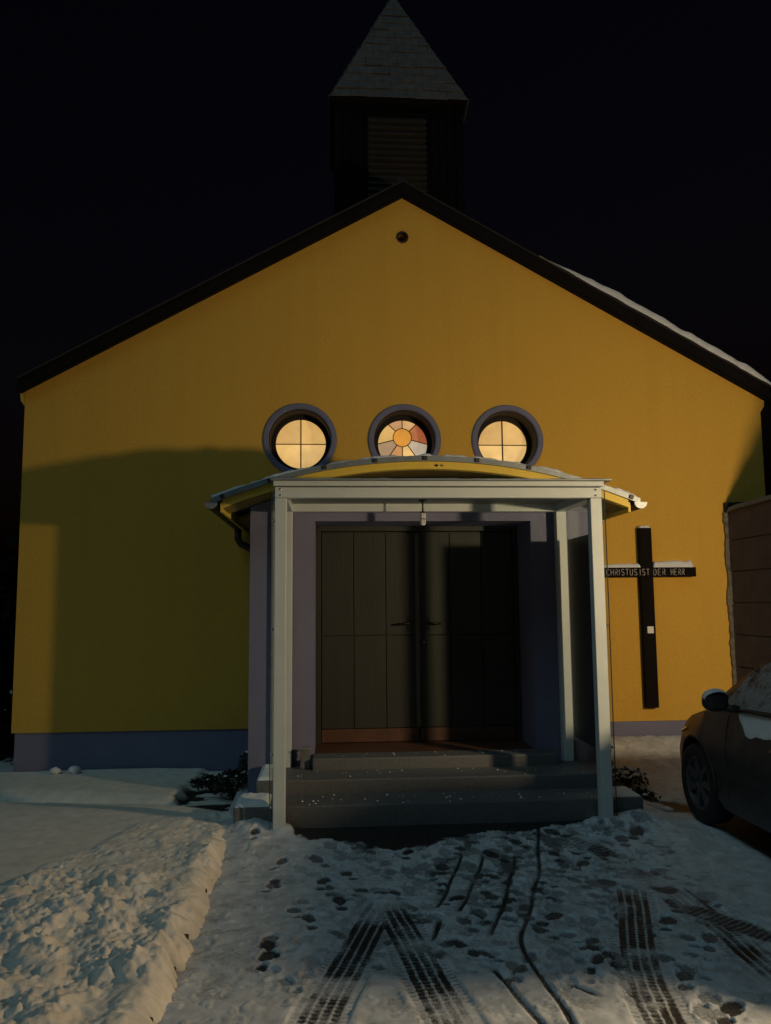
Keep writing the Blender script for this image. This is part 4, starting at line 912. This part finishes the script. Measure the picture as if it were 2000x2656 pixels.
# ------------------------------------------------------------------ plants and stones
def shrub(label, cx, cy, z, rx, ry, h_, nl, seed, snow_cap=None, name='low_shrub', leaf=.035):
    t = thing(name, label, 'shrub'); t.location = (cx, cy, z); r_ = random.Random(seed)
    b = MB()
    for k in range(12):
        a_ = r_.uniform(0, 6.28); l = r_.uniform(.5, 1.0); b.tube([(0, 0, -.03), (.4*rx*l*math.cos(a_), .4*ry*l*math.sin(a_), h_*.45*l), (.85*rx*l*math.cos(a_), .85*ry*l*math.sin(a_), h_*.85*l)], [.008, .005, .002], 5)
    b.build('stem', stem_m, t)
    lf = MB()
    for k in range(nl):
        a_ = r_.uniform(0, 6.28); u = r_.random()**.45; v = r_.uniform(-.15, 1); rr = math.sqrt(max(.05, 1-max(0, v)**2.2))*u
        p = Vector((rx*rr*math.cos(a_), ry*rr*math.sin(a_), h_*(.15+.8*max(0, v)))); d = Vector((r_.gauss(0, 1), r_.gauss(0, 1), r_.gauss(.3, .8))).normalized(); w = d.cross(Vector((r_.gauss(0, 1), r_.gauss(0, 1), r_.gauss(0, 1)))).normalized()
        s = leaf*r_.uniform(.6, 1.3); lf.add([p, p+d*s*.5+w*s*.28, p+d*s, p+d*s*.5-w*s*.28], [(0, 1, 2, 3)])
    lf.build('foliage', leaf_m, t)
    if snow_cap:
        sm = MB(); 
        for k in range(snow_cap):
            a_ = r_.uniform(0, 6.28); u = r_.random()**.6; x, y = rx*.8*u*math.cos(a_), ry*.8*u*math.sin(a_); zz = h_*(.55+.45*math.sqrt(max(0, 1-u*u))); q = r_.uniform(.015, .04)
            sm.lathe([(.001, zz+q*.6), (q*.7, zz+q*.35), (q, zz), (q*.6, zz-q*.15), (.001, zz-q*.15)], x, y, 8)
        so_ = sm.build('snow_tuft', snow_m, t); so_['kind'] = 'stuff'
    return t
shrub('dark low shrub hugging the left flank of the entrance steps', -.86, 7.42, .03, .20, .24, .20, 900, 41, 3)
shrub('flat dark plant in the bed left of the entrance', -1.10, 7.75, .02, .20, .12, .10, 500, 42, 4)
shrub('small dark bush tight in the corner of wall and entrance', -.82, 8.35, .02, .12, .14, .20, 400, 43, 4)
shrub('round snow capped shrub just right of the porch', 2.56, 7.70, .08, .13, .13, .42, 900, 44, 16, leaf=.03)
shrub('straggly frosted plant at the foot of the round shrub', 2.68, 7.35, .03, .22, .18, .16, 500, 45, 26)
shrub('sparse dark plant beside the right end of the steps', 2.60, 6.85, .02, .18, .14, .09, 420, 46, 5)
def rock(label, x, y, z, r):
    b = MB(); vs = []; n, m_ = 10, 6
    for i in range(m_):
        t = math.pi*(.05+.9*i/(m_-1))
        for k in range(n): 
            q = r*random.uniform(.85, 1.15); vs.append((q*1.2*math.sin(t)*math.cos(2*math.pi*k/n), q*math.sin(t)*math.sin(2*math.pi*k/n), q*.8*math.cos(t)))
    b.add(vs, [(i*n+k, (i+1)*n+k, (i+1)*n+(k+1) % n, i*n+(k+1) % n) for i in range(m_-1) for k in range(n)]); b.smooth = True
    o = b.build('stone', snow_m, None); o.location = (x, y, z); tag(o, label, 'stone')
rock('left one of two small snowy stones at the foot of the left wall', -2.76, 8.52, .05, .045)
rock('right one of two small snowy stones at the foot of the left wall', -2.56, 8.50, .055, .055)

screen_leaf = mat('screen_leaf', (.008, .010, .007), .9, spec=.1)  # near-black leaves of an added screen hiding the lit far ground
hd = thing('hedge_screen', 'dark hedge added to black out the ground beyond the left corner of the chapel', 'hedge_screen')
r_ = random.Random(9); lf = MB(); st_ = MB()
for k in range(14):
    x = -9 + k*.4; st_.tube([(x, 10.4, -.1), (x+r_.uniform(-.1, .1), 10.4, 1.2), (x+r_.uniform(-.2, .2), 10.4, 2.6)], [.03, .02, .008], 6)
for k in range(16000):
    x = r_.uniform(-9.5, -3.45); y = 10.4 + r_.gauss(0, .28); z = r_.uniform(-.05, 2.7+.35*math.sin(x*2.1)+.2*math.sin(x*5)); d = Vector((r_.gauss(0, 1), r_.gauss(0, 1), r_.gauss(0, 1))).normalized(); w = d.cross(Vector((r_.gauss(0, 1), r_.gauss(0, 1), 1))).normalized(); q = r_.uniform(.12, .24); p = Vector((x, y, z))
    lf.add([p, p+d*q*.5+w*q*.32, p+d*q, p+d*q*.5-w*q*.32], [(0, 1, 2, 3)])
st_.build('trunk', stem_m, hd); lf.build('foliage', screen_leaf, hd)

cr = MB(); r_ = random.Random(21)
for k in range(110):
    x = CX + r_.uniform(-1.1, 1.2); lvl = r_.choice([0, 0, 0, 1, 1, 2]); y0, y1, z = ((6.12, 6.42, .2355), (6.46, 6.77, .3458), (6.80, 7.0, .4403))[lvl]
    if lvl == 2 and not (CX-.9 < x < CX+1.0): continue
    q = r_.uniform(.002, .008)*(1.3 if lvl == 0 else 1); cr.lathe([(.001, z+q*.7), (q*.8, z+q*.4), (q, z-.001)], x, r_.uniform(y0, y1), 6)
tag(cr.build('snow', snow_m), 'scattered crumbs of trodden snow on the treads of the entrance steps', 'snow', kind='stuff')
